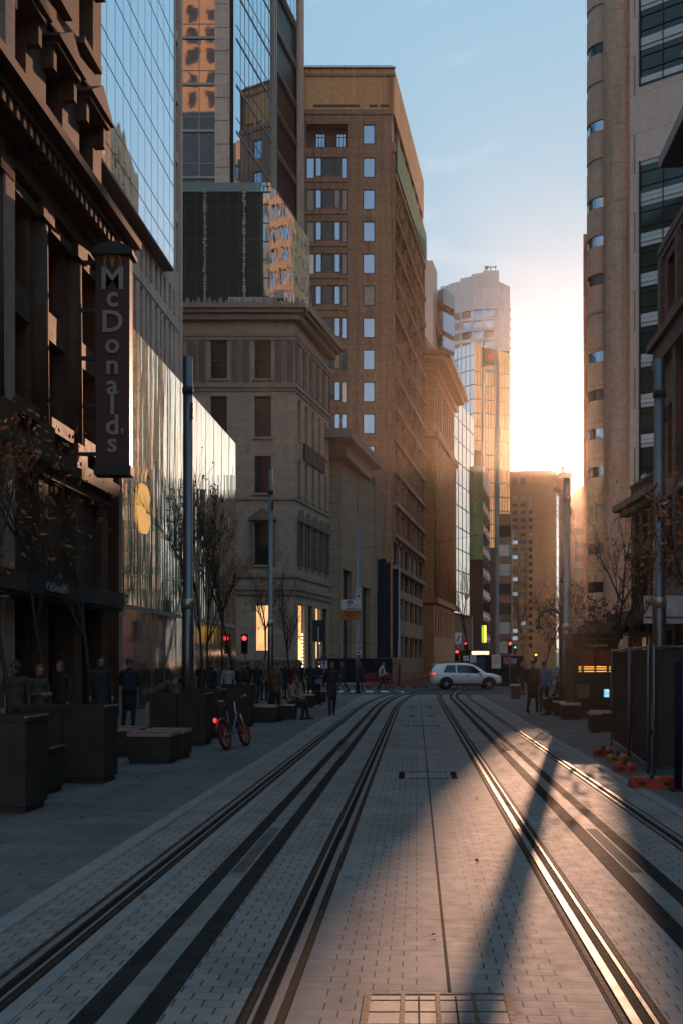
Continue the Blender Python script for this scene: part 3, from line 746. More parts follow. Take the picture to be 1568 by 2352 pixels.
def pediment(F, c, w, z, h, t):
    mb = MB(); mb.fbox(F, c-w, c+w, .004, t, z, z+.16)
    q = [(c-w, z+.16), (c+w, z+.16), (c, z+.16+h)]
    mb.quad(*[F.p(a, t, b) for a, b in q]); mb.quad(F.p(c-w, .004, z+.16), F.p(c-w, t, z+.16), F.p(c, t, z+.16+h), F.p(c, .004, z+.16+h)); mb.quad(F.p(c, .004, z+.16+h), F.p(c, t, z+.16+h), F.p(c+w, t, z+.16), F.p(c+w, .004, z+.16))
    for s in (-1, 1): mb.fbox(F, c+s*(w-.2)-.1, c+s*(w-.2)+.1, .004, t*.6, z-3.2, z)
    mb.build('pediment', m_pil, gy)
for x in (503, 604): pediment(Ff, sx(x), 1.0, 11.95, .75, .42)
for i in range(5): pediment(Fs, .75+d*i+.45, .62, 11.95, .8, .3)
mb = MB(); mb.fbox(Fs, 2.1, 7.7, .02, .16, 16.75, 18.0); mb.build('sign_box', m_black, gy)
mb = MB()
for s_i in (3.4, 4.8, 6.2): mb.fbox(Fs, s_i, s_i+.06, .165, .175, 16.8, 17.95)
mb.build('sign_divider', m_greytrim, gy)
mb = MB()
for s0, z0, z1 in ((1.7, .9, 4.0), (6.2, 3.2, 4.4), (6.2, 1.4, 1.9)):
    z = z0
    while z < z1: mb.ell(Fs.p(s0, .06, z), (.07, .07, .07), 6, 4); z += .26
mb.build('bulb_string', e_bulb, gy)
mb = MB(); mb.ell(Fs.p(1.3, -.15, 2.6), (.32, .06, .8), 10, 6); mb.ell(Fs.p(1.25, -.15, 1.45), (.2, .06, .3), 10, 6); mb.build('window_lamp', e_warm, gy)
mb = MB(); mb.fbox(Ff, sx(632), sx(668), .003, .05, 4.2, 5.5); mb.fbox(Ff, sx(632), sx(668), .003, .05, 2.2, 3.7); mb.build('wall_panel', m_greytrim, gy)
mb = MB(); mb.fbox(Ff, 0, Ff.L+.1, .003, .2, 0, 1.9); mb.fbox(Fs, 0, .85, .0042, .2, 0, 1.9); mb.build('plinth', m_dstone, gy)

# --- glass hotel tower with the projecting glass box
ht = thing('glass_tower', 'glass and pink stone tower rising behind the grey corner building', 'tower', (X(540, 80), 80, 0))
C0 = (X(541, 80), 80); C1 = (X(694, 97.9), 97.9); HT = 92
Ff = Face((-24, 80), C0); Fs = Face(C0, C1); sx = lambda x: X(x, 80)+24
mb = MB(); mb.prism([(-24, 80.3), (C0[0]-.3, 80.3), (C1[0]-.3, C1[1]), (-24, 110)], 0, HT); mb.build('core', m_darkmetal, ht)
j = 0
for z in [36.9+3.74*k for k in range(15)]:
    for a, b_ in ((395, 457), (459, 494)):
        mb = MB(); mb.fbox(Ff, sx(a), sx(b_), -.2, .02, z+.12, z+3.62); mb.build('glass_panel', g_win, ht)
mb = MB()
for z in [36.9+3.74*k for k in range(15)]: mb.fbox(Ff, 0, sx(494), -.1, .12, z-.1, z+.1); mb.fbox(Ff, sx(415), sx(494), .02, .05, z+1.1, z+1.16)
mb.fbox(Ff, sx(457), sx(459), -.1, .05, 36, HT); mb.build('floor_edge', m_lframe, ht)
mb = MB(); mb.fbox(Ff, sx(494.5), sx(528), -.1, .25, 30, HT); mb.fbox(Fs, Fs.L-1.4, Fs.L, -.1, .2, 30, HT); mb.build('stone_pier', m_pink, ht)
mb = MB()
for k in range(32): mb.fbox(Ff, sx(494.3), sx(528.2), .2505, .262, 37.6+1.87*k, 37.64+1.87*k)
mb.build('pier_joint', m_frame, ht)
L1 = Fs.L
mb = MB(); mb.fbox(Fs, .1, L1*.50, -.2, 0, 36, HT); mb.build('side_glass', g_sky, ht)
mb = MB(); mb.fbox(Fs, L1*.54, L1*.92, -.2, .01, 63.5, HT); mb.build('side_glass', g_sky, ht)
mb = MB()
for z in [36.9+3.74*k for k in range(15)]: mb.fbox(Fs, .1, L1*.5, .001, .05, z, z+.16); mb.fbox(Fs, .1, L1*.5, .001, .03, z+1.15, z+1.2); mb.fbox(Fs, L1*.54, L1*.92, .011, .06, z, z+.1); mb.fbox(Fs, L1*.54, L1*.92, -1.0, -.1, z-.06, z+.06)
mb.build('floor_edge', m_lframe, ht)
mb = MB()
for k in range(1, 9): mb.fbox(Fs, .1+L1*.5*k/9, .13+L1*.5*k/9, .0015, .02, 36, HT)
for k in range(1, 6): mb.fbox(Fs, L1*(.54+.38*k/6), L1*(.54+.38*k/6)+.03, .012, .03, 63.5, HT)
mb.build('mullion', m_frame, ht)
mb = MB(); mb.fbox(Fs, L1*.50, L1*.515, -.1, .2, 30, HT); mb.fbox(Fs, L1*.53, L1*.545, -.1, .2, 30, HT); mb.build('side_fin', m_lframe, ht)
# box
gb = thing('glass_box', 'dark glass box volume standing on the roof behind the grey cornice', 'glass volume', (X(621, 76), 76, 26))
B0 = (X(621, 76), 76); B1 = (X(711, 86.3), 86.3); Fb = Face((-20, 76), B0); Fbs = Face(B0, B1); zt = H(419, 76)
mb = MB(); mb.prism([(-20, 76.4), (B0[0]-.65, 76.4), (B1[0]-.65, B1[1]), (-20, 88)], 27.1, zt-.8); mb.build('inner_volume', m_darkmetal, gb)
for a, b_ in ((395, 470), (472, 560), (562, 604)):
    mb = MB(); mb.fbox(Fb, X(a, 76)+20, X(b_, 76)+20, -.12, 0, 27.2, zt-.75); mb.build('front_glass', g_green, gb)
mb = MB(); mb.fbox(Fb, X(604.5, 76)+20, Fb.L, -.08, .005, 27.2, zt); mb.fbox(Fb, X(395, 76)+20, X(604, 76)+20, -.06, 0, zt-.7, zt); mb.build('corner_glass', glass('pale edge glass', (.42, .62, .64), .8, .03), gb)
mb = MB(); mb.fbox(Fbs, 0, Fbs.L, -.1, 0, 27.2, zt); mb.build('side_glass', g_box, gb)
mb = MB()
mb.fbox(Fb, X(395, 76)+20, Fb.L, .001, .05, zt-.78, zt-.7); mb.fbox(Fb, X(604, 76)+20, X(605, 76)+20, -.1, .04, 27.2, zt)
for k in range(4): mb.fbox(Fb, X(395, 76)+20, X(604, 76)+20, .001, .02, 29+2.5*k, 29.05+2.5*k)
for k in range(9): mb.fbox(Fb, X(400+25*k, 76)+20, X(400+25*k, 76)+20.04, .0015, .018, 27.2, zt-.8)
for k in range(8): mb.fbox(Fb, X(605, 76)+20, Fb.L-.05, .006, .03, 28.2+1.4*k, 28.27+1.4*k)
mb.build('frame', m_frame, gb)
for x in (471, 561):
    mb = MB(); c = X(x, 76)+20
    for k in range(40): mb.fbox(Fb, c-.12*rnd.random()-.03, c+.12*rnd.random()+.03, .01, .05+.08*rnd.random(), 28.4+.24*k, 28.4+.24*k+.17)
    mb.build('ornament_strip', m_lframe, gb)

# --- low stone building with the flat projecting roof
lo = thing('stone_annex', 'low stone panelled building under a flat projecting roof slab', 'building', (X(779, 83), 83, 0))
C0 = (X(779, 83), 83); C1 = (4.75, 101.5); Ff = Face((-4, 83), C0); Fs = Face(C0, C1); h = H(1056, 83)
ops = [(1.2, 4.2, .3, 9.6), (8.0, 11.2, .3, 8.6), (14.0, 17.5, .3, 8.6)]
mb = MB(); wall(mb, Fs, 0, Fs.L, 0, h, ops, .6); wall(mb, Ff, 0, Ff.L, 0, h, [], .3)
mb.quad((-4, 83, h), (*C0, h), (*C1, h), (-4, 101, h)); mb.build('wall', m_tile, lo)
for a, b_, c, d_ in ops: win(lo, Fs, a, c, b_-a, d_-c, .55, g_dark, m_frame, 2, 4, .08, 'tall_window')
mb = MB(); mb.fbox(Fs, 6.0, 6.3, .002, .12, 0, h+.3); mb.fbox(Fs, 13, 13.3, .002, .12, 0, h+.1); mb.fbox(Fs, 0, .3, .002, .12, 0, h); mb.build('pier', m_greytrim, lo)
mb = MB(); mb.prism([(X(740, 80), 80), (X(805, 80), 80), (X(876, 93), 93), (-1, 99)], H(1004, 80), H(982, 80)); mb.build('roof_slab', m_roofgrey, lo)
mb = MB(); mb.prism([(X(745, 81.2), 81.2), (X(795, 81.2), 81.2), (X(850, 92), 92), (-1, 97)], h, H(1003, 80)); mb.build('clerestory', m_darkmetal, lo)

# --- brown hotel tower
tw = thing('brown_tower', 'tall brown panelled hotel tower with rows of windows and green mesh', 'tower', (X(898, 100), 100, 0))
C0 = (X(898, 100), 100); C1 = (X(970, 124), 124); Ff = Face((-9, 100), C0); Fs = Face(C0, C1); sx = lambda x: X(x, 100)+9
zr = [H(331, 100)-3.22*k for k in range(1, 15)]   # sill heights
ws = []
for k, z in enumerate(zr):
    ws.append((sx(833), sx(861), z-.13, z+1.93, 1, k))
for k, z in enumerate(zr):
    ws += [(sx(703), sx(723), z-.23, z+1.95, 2, k), (sx(724), sx(739), z, z+1.95, 2, k), (sx(739), sx(767), z, z+1.95, 3, k), (sx(767), sx(782), z, z+1.95, 2, k), (sx(783), sx(797), z-.23, z+1.95, 2, k)]
ztop = H(252, 100)
bal = (sx(703), sx(798), H(338, 100), H(284, 100)); pw_ = (sx(833), sx(861), H(331, 100), H(285, 100))
mb = MB(); wall(mb, Ff, 0, Ff.L, 0, ztop, [w[:4] for w in ws]+[bal, pw_], .35)
nb, nr = 6, 12
sw = []; db = (Fs.L-1.0)/nb; rows = [H(331, 100)-3.22*k-.2 for k in range(2, 2+nr)]
for z in rows:
    for i in range(nb): sw.append((.9+db*i+.35, .9+db*(i+1)-.25, z, z+2.35))
gr = [(.9+db*i+.2, .9+db*(i+1)-.2, H(377, 100), H(377, 100)+2.9) for i in range(nb)]
tp = [(.9+db*i+.8, .9+db*(i+1)-.8, H(318, 100), H(240, 100)) for i in range(nb)]
low = [(.9+db*i+.35, .9+db*(i+1)-.25, z, z+2.3) for i in range(nb) for z in (2.2, 6.2, 9.4)]
wall(mb, Fs, 0, Fs.L, 0, H(156, 100), sw+gr+tp+low, .4)
far = (C1[0]-14, 132)
mb.quad((*C1, 0), (*far, 0), (*far, ztop), (*C1, ztop)); mb.quad((-9, 100, ztop), (*C0, ztop), (*C1, ztop), (*far, ztop), (-9, 130, ztop))
mb.build('wall', m_tower, tw)
for a, b_, c, d_, kind, k in ws:
    g_ = g_dark if kind == 3 else (pick((.62, g_win), (.16, m_blind), (.12, g_win2), (.1, g_dark)) if k < 10 else g_dark)
    if k >= 11: continue
    if kind == 3 and k % 1 == 0: g_ = g_dark
    win(tw, Ff, a, c, b_-a, d_-c, .12, g_, m_frame, 1, 1, .1)
win(tw, Ff, *[pw_[0], pw_[2], pw_[1]-pw_[0], pw_[3]-pw_[2]], .12, g_win, m_frame, 1, 1, .1)
b = MB(); b.fbox(Ff, bal[0], bal[1], -1.2, -1.1, bal[2], bal[3]); b.build('balcony_back', m_dstone, tw)
for a in (724, 772): win(tw, Ff, sx(a), bal[2], 1.0, 1.9, 1.05, g_win, m_frame, 3, 1, .07, 'balcony_door')
b = MB(); b.fbox(Ff, bal[0], bal[1], -.1, -.05, bal[2]+1.0, bal[2]+1.06)
for k in range(14): b.fbox(Ff, bal[0]+.3*k, bal[0]+.3*k+.03, -.1, -.05, bal[2], bal[2]+1.0)
b.build('balcony_rail', m_frame, tw)
b = MB()
for z in zr[:13]: b.fbox(Ff, sx(703), sx(798), .002, .14, z-.62, z-.28); b.fbox(Ff, sx(741), sx(766), -.1, .05, z-.02, z+.05)
b.fbox(Ff, sx(700), Ff.L+.02, .002, .12, ztop-.5, ztop); b.fbox(Ff, sx(818), sx(820), .001, .03, 4, ztop-.5); b.fbox(Ff, sx(872), sx(874), .001, .03, 4, ztop-.5)
b.build('spandrel', m_tower, tw)
for a, b_, c, d_ in sw: win(tw, Fs, a, c, b_-a, d_-c, .36, pick((.5, g_win), (.2, m_blind), (.15, g_win2), (.15, g_dark)), m_frame, 2, 1, .09)
b = MB()
for a, b_, c, d_ in low+tp: b.fbox(Fs, a, b_, -.38, -.3, c, d_)
b.build('dark_opening', g_dark, tw)
b = MB()
for z in rows+[H(318, 100)-.5, H(377, 100)-.5]: b.fbox(Fs, .6, Fs.L, .002, .42, z-.55, z-.1)
for i in range(nb+1): b.fbox(Fs, .9+db*i-.2, .9+db*i+.15, .003, .25, 14, H(318, 100))
b.build('side_ribs', m_tower, tw)
for k in range(nb):
    a, b_, c, d_ = gr[k]
    b = MB(); b.fbox(Fs, a-.3, b_+.12, .44, .5, c-.35, d_+.1); b.build('safety_mesh', m_green, tw)
b = MB(); b.prism([(-9, 100.8), (X(905, 100.8), 100.8), (X(972, 124.6), 124.6), (-9, 128)], ztop+.02, H(156, 100.8)); b.build('penthouse', M('tower stone with painted sunlight', (.82, .42, .19), joints=(2.6, 8, .02), var=.12), tw)  # golden colour stands in for sunlight reflected onto the top storey
Fp = Face((-9, 100.8), (X(905, 100.8), 100.8))
b = MB(); b.fbox(Fp, 0, Fp.L+.06, .002, .12, H(176, 100.8), H(170, 100.8)); b.fbox(Fp, 0, Fp.L+.1, .003, .2, H(158, 100.8), H(155, 100.8))
for k in range(16): b.fbox(Fp, 9.3-4.0+k*.57, 9.3-4.0+k*.57+.06, .002, .06, H(170, 100.8), H(158, 100.8))
b.build('parapet_band', m_tower, tw)
b = MB()
for a, c in ((720, 825), (848, 866), (872, 892)): b.fbox(Fp, X(a, 100.8)+9, X(c, 100.8)+9, .004, .03, H(246, 100.8), H(240, 100.8))
b.build('louvre', m_frame, tw)
b = MB(); q = Fp
for k in range(12): b.fbox(Fp, 5.3+k*.8, 5.33+k*.8, -.3, -.27, H(155, 100.8), H(146, 100.8))
b.fbox(Fp, 5.3, 14.1, -.3, -.275, H(147, 100.8), H(146, 100.8)); b.build('roof_rail', m_frame, tw)
hw_ = thing('scaffold_wrap', 'dark navy sheeted scaffold between the stone annex and the brown tower', 'scaffold', (X(880, 97), 97, 0))
Fq = Face((X(868, 96.6), 96.6), (X(914, 103), 103)); b = MB(); n = 6
for i in range(n): b.fbox(Fq, Fq.L*i/n+.015, Fq.L*(i+1)/n-.015, 0, .07+.03*(i % 2), 2.2, H(1292, 100)+.2*math.sin(i*2.1))
b.build('sheeting', m_navy, hw_)
b = MB()
for i in range(n+1): b.fbox(Fq, Fq.L*i/n-.03, Fq.L*i/n+.03, -.08, -.01, 0, H(1288, 100))
for z in (2.1, 4.3, 6.5, 8.7): b.fbox(Fq, 0, Fq.L, -.15, -.081, z, z+.06)
b.build('scaffold_tube', m_steelpole, hw_)

# --- warm sandstone palazzo
sd = thing('sandstone_building', 'warm sandstone building with tall pilasters and a broad cornice', 'building', (X(995, 126), 126, 0))
C0 = (X(995, 126), 126); C1 = (X(1042, 147), 147); Ff = Face((2, 126), C0); Fs = Face(C0, C1); hc = H(800, 126)
sw = [(1.2+2.4*i, 2.5+2.4*i, z0, z1) for i in range(8) for z0, z1 in ((10.4, 13.2), (14.2, 17.4), (18.2, 21.2), (22.2, 25.2), (26.4, 29.2), (32.4, 37.8), (5, 8.6))]
mb = MB(); wall(mb, Fs, 0, Fs.L, 0, hc, sw, .4); wall(mb, Ff, 0, Ff.L, 0, hc, [], .4)
mb.quad((2, 126, hc), (*C0, hc), (*C1, hc), (2, 147, hc)); mb.quad((*C1, 0), (2, 147, 0), (2, 147, hc), (*C1, hc)); mb.build('wall', m_sand, sd)
for a, b_, c, d_ in sw: win(sd, Fs, a, c, b_-a, d_-c, .36, pick((.7, g_dark), (.3, g_win)), m_frame, 1, 1, .08)
for i in range(9):
    q = Fs.p(.65+2.4*i, .15, 0); b = MB(); b.cyl(q[0], q[1], 10, 30, .36, 12); b.build('pilaster', m_sand, sd)
b = MB()
for z0, z1, t in ((9.2, 9.9, .5), (30.2, 31.0, .6), (38.6, 39.2, .5), (39.6, 40.1, 1.5), (40.1, 40.6, 2.1)): b.fbox(Ff, 0, Ff.L+t*.8, .002, t, z0, z1); b.fbox(Fs, 0, Fs.L+.4, .003, t+.001, z0, z1)
b.build('cornice', m_sand, sd)
b = MB(); b.prism([(2, 127.5), (C0[0]-.8, 127.5), (C1[0]-.8, 146), (2, 146)], 40.6, H(770, 127)); b.build('attic', m_sand, sd)

# --- glazed facade catching the low sun, green walled block, pale cubes and the far towers
lg = thing('glazed_block', 'narrow glazed building with bright mirrored facade beside the sandstone cornice', 'building', (16.8, 149, 0))
P0, P1 = (16.8, 149), (21.5, 162.5); Fs = Face(P0, P1); hh = H(913, 149)
mb = MB(); mb.prism([(6, 149), (P0[0]-.3, 149), (P1[0]-.3, 162.5), (6, 162.5)], 0, hh-.2); mb.build('wall', m_dstone, lg)
mb = MB(); mb.fbox(Fs, 0, Fs.L, -.2, 0, 9, hh); mb.build('curtain_wall', glass('gold mirror glass', (.96, .80, .62), .97, .04, (.8, .8, .12), .03), lg)
b = MB()
for k in range(10): b.fbox(Fs, 0, Fs.L, .001, .06, 9+3.3*k, 9.12+3.3*k)
for k in range(1, 5): b.fbox(Fs, Fs.L*k/5, Fs.L*k/5+.06, .0015, .05, 9, hh)
b.build('mullion', m_frame, lg)
b = MB()
for k in range(7): b.fbox(Face((12, 148.9), P0), 3.2, 4.4, .01, .12, 10+4.2*k, 12.4+4.2*k)
b.build('side_window', g_win, lg)
gw = thing('green_walled_block', 'slim block with green painted end wall and pink side', 'building', (X(1088, 164), 164, 0))
P0, P1 = (X(1108, 164), 164), (X(1124, 177), 177); hg = H(1070, 164); Ff = Face((X(1085, 164), 164), P0); Fs = Face(P0, P1)
mb = MB(); mb.prism([(X(1085, 164), 164.1), (P0[0]-.05, 164.1), (P1[0]-.05, 177), (15, 177)], 0, hg); mb.build('wall', m_pale, gw)
mb = MB(); mb.fbox(Ff, 0, Ff.L, -.1, .02, H(1285, 164), hg); mb.build('painted_wall', M('green painted wall', (.17, .36, .20), var=.3, scale=.25, streak=.1), gw)
mb = MB(); 
for k in range(9): mb.quad(*[Ff.p(a, .03, z) for a, z in ((0, 22.4+.55*k), (0, 22.65+.55*k), (Ff.L, 24.2+.55*k), (Ff.L, 23.95+.55*k))])
mb.build('painted_stripe', m_green, gw)
mb = MB(); mb.fbox(Ff, 0, Ff.L, -.1, .015, 0, H(1285, 164)); mb.build('base_wall', m_black, gw)
mb = MB()
for k in range(9): mb.fbox(Fs, 0, Fs.L, .002, .1, 3.6*k+2, 3.6*k+2.3)
mb.build('floor_band', m_whitep, gw)
mb = MB()
for k in range(8):
    for i in range(3): mb.fbox(Fs, .5+4.4*i, 3.9+4.4*i, .002, .04, 3.6*k+3.0, 3.6*k+5.1)
mb.build('side_window', g_win, gw)
mb = MB(); mb.box(X(1086, 168), X(1100, 168), 166, 170, hg-.01, H(1040, 168)); mb.build('plant_room', m_dstone, gw)
mid = thing('dark_block', 'dark brown mid rise block behind the green walled building', 'building', (X(1150, 195), 195, 0))
mb = MB(); mb.prism([(X(1110, 195), 195), (X(1141, 195), 195), (X(1141, 215), 215), (X(1110, 215), 215)], 0, H(1258, 195)); mb.build('wall', m_dstone, mid)
mb = MB(); mb.prism([(X(1141.5, 190), 190), (X(1173, 190), 190), (X(1176, 205), 205), (X(1146, 205), 205)], 0, H(1180, 190)); mb.build('wing', m_nstone, mid)
Fm = Face((X(1141.5, 190), 190), (X(1173, 190), 190))
for k in range(7):
    b = MB(); b.fbox(Fm, .2, Fm.L-.1, .003, .05, 3.4+3.7*k, 5.6+3.7*k); b.build('window_band', pick((.5, g_blueg), (.5, g_dark)), mid)

og = thing('bronze_glass_tower', 'bronze and pale blue mirrored office tower with a dark emblem panel', 'tower', (X(1100, 230), 230, 0))
zt = H(787, 230)
Fa = Face((X(1030, 236), 236), (X(1088, 230), 230)); Fb = Face((X(1088, 230), 230), (X(1170, 233), 233)); zt2 = H(812, 233)
mb = MB(); mb.prism([(X(1030, 236), 236.2), (X(1088, 230), 230.2), (X(1170, 233)-.1, 233.2), (X(1168, 260), 260), (X(1030, 260), 260)], 0, zt-1); mb.build('core', m_darkmetal, og)
mb = MB(); mb.fbox(Fa, 0, Fa.L, -.1, 0, 6, zt); mb.build('blue_glass', g_blueg, og)
mb = MB(); mb.hexa([Fb.p(0, 0, 28), Fb.p(Fb.L, 0, 28), Fb.p(Fb.L, -.1, 28), Fb.p(0, -.1, 28), Fb.p(0, 0, zt), Fb.p(Fb.L, 0, zt2), Fb.p(Fb.L, -.1, zt2), Fb.p(0, -.1, zt)]); mb.build('bronze_glass', g_orange, og)
mb = MB(); mb.fbox(Fb, 0, Fb.L, -.08, .002, 6, 27.9); mb.build('lower_glass', g_win, og)
b = MB()
for k in range(20): b.fbox(Fa, 0, Fa.L, .001, .05, 8+3.4*k, 8.22+3.4*k); b.fbox(Fb, 0, Fb.L, .003, .05, 8+3.2*k, 8.2+3.2*k)
for k in range(1, 6): b.fbox(Fa, Fa.L*k/6, Fa.L*k/6+.13, .0015, .045, 6, zt)
for k in range(1, 13): b.fbox(Fb, Fb.L*k/13, Fb.L*k/13+.12, .0035, .045, 6, zt2-.5)
b.build('mullion', m_frame, og)
b = MB(); c = X(1128, 231)-X(1088, 231)
b.fbox(Fb, c-1.5, c+1.4, .06, .3, H(838, 231), H(800, 231)); b.build('emblem_panel', m_black, og)
b = MB()
for a, b_ in ((-1, 0), (1, 0)): b.quad(*[Fb.p(c+x*.8, .32, H(820, 231)+z*1.3) for x, z in ((a*.1, 0), (a*.55, .6), (a*1.0, 0), (a*.55, -.6))])
b.quad(*[Fb.p(c+x*.5, .325, H(820, 231)+z) for x, z in ((-.5, .3), (0, 1.3), (.5, .3))]); b.quad(*[Fb.p(c+x*.5, .325, H(820, 231)+z) for x, z in ((-.5, -.3), (0, -1.3), (.5, -.3))])
b.build('red_emblem', M('red emblem', (.5, .05, .06), streak=0), og)
b = MB()
for a in (1111, 1146): b.fbox(Fb, X(a, 231)-X(1088, 231)-.2, X(a, 231)-X(1088, 231)+.25, .06, .5, 22, H(850, 231))
b.fbox(Fb, X(1110, 231)-X(1088, 231), X(1147, 231)-X(1088, 231), .06, .55, H(850, 231), H(845, 231)); b.build('riser_pipe', m_whitep, og)
b = MB(); b.fbox(Fb, c-2.0, c-1.6, .06, .3, H(846, 231), H(798, 231)); b.fbox(Fb, c+1.5, c+1.9, .06, .3, H(846, 231), H(798, 231)); b.build('panel_frame', m_frame, og)

wt = thing('white_tower', 'pale tower with ribbon windows and curved blank top far down the street', 'tower', (X(1100, 285), 285, 0))
xs = [1003, 1030, 1056, 1082, 1108, 1145]; zs = [647, 643, 636, 630, 625, 622]; Zs = [292, 289, 287, 285.5, 284.5, 284]
for i in range(5):
    F = Face((X(xs[i], Zs[i]), Zs[i]), (X(xs[i+1], Zs[i+1]), Zs[i+1]))
    ops = [(F.L*.12, F.L*.95, H(728+24.2*k, 285), H(711+24.2*k, 285)) for k in range(20)] if i else []
    mb = MB(); wall(mb, F, 0, F.L, 0, H((zs[i]+zs[i+1])/2, 285), ops, .6); mb.build('wall_panel', m_white, wt)
    for q in ops[:8]:
        b = MB(); b.fbox(F, q[0], q[1], -.6, -.5, q[2], q[3]); b.build('ribbon_window', pick((.45, g_dark), (.35, g_win), (.2, g_bronze)), wt)
mb = MB(); mb.prism([(X(1145.2, 284), 284.1), (X(1170, 288), 288), (X(1170, 310), 310), (X(1003, 310), 310), (X(1003, 292.2), 292.2), (X(1060, 287.8), 288.0)], 0, H(649, 285)); mb.build('wall', m_white, wt)
mb = MB(); mb.prism([(X(1010, 293), 293), (X(1145, 285), 285), (X(1145, 300), 300), (X(1010, 300), 300)], H(651, 285), H(634, 285)); mb.build('upper_wall', m_white, wt)
mb = MB()
for k in range(20): mb.hexa([(X(1169, 288), 288.2, H(720+22*k, 288)), (X(1170, 288), 288.2, H(720+22*k, 288)), (X(1170, 288), 289.5, H(720+22*k, 288)), (X(1169, 288), 289.5, H(720+22*k, 288)), (X(1169, 288), 288.2, H(708+22*k, 288)), (X(1174.5, 288), 288.2, H(708+22*k, 288)), (X(1174.5, 288), 289.5, H(708+22*k, 288)), (X(1169, 288), 289.5, H(708+22*k, 288))])
mb.build('edge_fin', m_white, wt)
mb = MB()
for a, b_ in (((X(1113, 286), 286, H(622, 286)), (X(1113, 286), 286, H(610, 286))), ((X(1118, 286), 286, H(622, 286)), (X(1116, 286), 286, H(612, 286))), ((X(1113, 286), 286, H(613, 286)), (X(1138, 286), 286, H(613, 286))), ((X(1137, 286), 286, H(618, 286)), (X(1138, 286), 286, H(610, 286))), ((X(1126, 286), 286, H(622, 286)), (X(1126, 286), 286, H(614, 286)))): mb.tube([a, b_], .14, 5)
mb.box(X(1112, 286), X(1120, 286), 285.6, 286.5, H(616, 286), H(612, 286)); mb.build('roof_crane', m_darkmetal, wt)

pt = thing('pale_tower', 'pale pink rendered tower with stacked grey glass bay cubes', 'tower', (X(990, 200), 200, 0))
mb = MB(); mb.prism([(X(950, 200), 200), (X(992, 200), 200), (X(1003, 206), 206), (X(1003, 222), 222), (X(950, 222), 222)], 0, H(598, 200)); mb.build('wall', m_pale, pt)
mb = MB(); mb.prism([(X(1003, 206.2), 206.2), (X(1022, 207), 207), (X(1022, 220), 220), (X(1003, 220), 220)], 0, H(680, 205)); mb.build('bay_wall', m_pale, pt)
for y0, y1, m in ((668, 702, m_teal), (720, 764, g_win), (776, 800, g_win), (812, 850, g_win)):
    mb = MB(); mb.prism([(X(1004, 203), 203.5), (X(1016, 202), 201.6), (X(1043, 206), 205.6), (X(1036, 209), 209)], H(y1, 203), H(y0, 203)); mb.build('bay_cube', m, pt)
    mb = MB(); mb.prism([(X(1007, 203), 203.6), (X(1016, 202), 202.2), (X(1042, 206), 206), (X(1034, 209), 208.6)], H(y1, 203)-.5, H(y1, 203)-.01); mb.build('bay_floor', m_frame, pt)

fb = thing('hotel_tower', 'orange brown hotel tower at the far end of the street', 'tower', (X(1225, 260), 260, 0))
Fh = Face((X(1171, 262), 262), (X(1277, 260), 260)); sx = lambda x: X(x, 261)-X(1171, 262)
ops = [(sx(a), sx(b_), H(y+9, 261), H(y, 261)) for a, b_ in ((1177, 1189), (1195, 1207), (1214, 1222)) for y in range(1138, 1490, 17)]
mb = MB(); wall(mb, Fh, 0, Fh.L, 0, H(1081, 261), ops, .5)
mb.prism([(X(1171, 262), 262.7), (X(1277, 260), 260.7), (X(1277, 280), 280), (X(1171, 280), 280)], 0, H(1098, 261))
mb.prism([(X(1171, 262), 262.8), (X(1240, 261), 261.6), (X(1240, 275), 275), (X(1171, 275), 275)], H(1099, 261), H(1080, 261)); mb.build('wall', m_sand, fb)
for i, q in enumerate(ops): 
    b = MB(); b.fbox(Fh, q[0], q[1], -.45, -.35, q[2], q[3]); b.build('window', pick((.5, g_dark), (.35, m_blind), (.15, g_win)), fb)
b = MB(); b.fbox(Fh, sx(1177), sx(1189), .002, .06, H(1113, 261), H(1096, 261)); b.fbox(Fh, sx(1195), sx(1207), .002, .06, H(1113, 261), H(1096, 261)); b.build('louvre', m_dstone, fb)
b = MB()
for a in (1191, 1210, 1240, 1252): b.fbox(Fh, sx(a), sx(a)+.25, .003, .4, 2, H(1098, 261))
b.build('wall_rib', m_sand, fb)
b = MB()
for a in (1201, 1206, 1222): b.tube([(X(a, 266), 266, H(1082, 266)), (X(a, 266), 266, H(1070, 266))], .1, 5)
b.build('roof_mast', m_frame, fb)
# ------------------------------------------------------------------ right hand side buildings
rt = thing('round_tower', 'tall beige concrete tower with a big round column and curved window bays', 'tower', (X(1419, 85), 85, 0))
RH = 104
def ring(mb, cx, cyy, r, z0, z1, n=36, a0=0, a1=2*math.pi):
    for i in range(n):
        a, b = a0+(a1-a0)*i/n, a0+(a1-a0)*(i+1)/n
        p = [(cx+r*math.cos(q), cyy+r*math.sin(q)) for q in (a, b)]
        k = len(mb.v); mb.v += [(*p[0], z0), (*p[1], z0), (*p[1], z1), (*p[0], z1)]; mb.f.append((k, k+1, k+2, k+3)); mb.sm.append(True)
    mb.quad(*[(cx+r*math.cos(a0+(a1-a0)*i/n), cyy+r*math.sin(a0+(a1-a0)*i/n), z1) for i in range(n)]); mb.quad(*[(cx+r*math.cos(a0+(a1-a0)*i/n), cyy+r*math.sin(a0+(a1-a0)*i/n), z0) for i in range(n)])
cx, cyy, rr = X(1420, 86.3), 86.3, 1.30
mb = MB(); z = -.5
z0 = H(19, 85)-3.27*18
for k in range(33): ring(mb, cx, cyy, rr, z0+3.27*k+.03, z0+3.27*(k+1)); ring(mb, cx, cyy, rr-.06, z0+3.27*k, z0+3.27*k+.03)
mb.build('round_column', M('beige column concrete', (.52, .345, .26), var=.14, streak=.3, bmp=.35, bscale=25), rt)
cx2, cy2 = X(1386, 88.4), 88.4; r2 = X(1386, 88.4)-X(1347.5, 88.4)
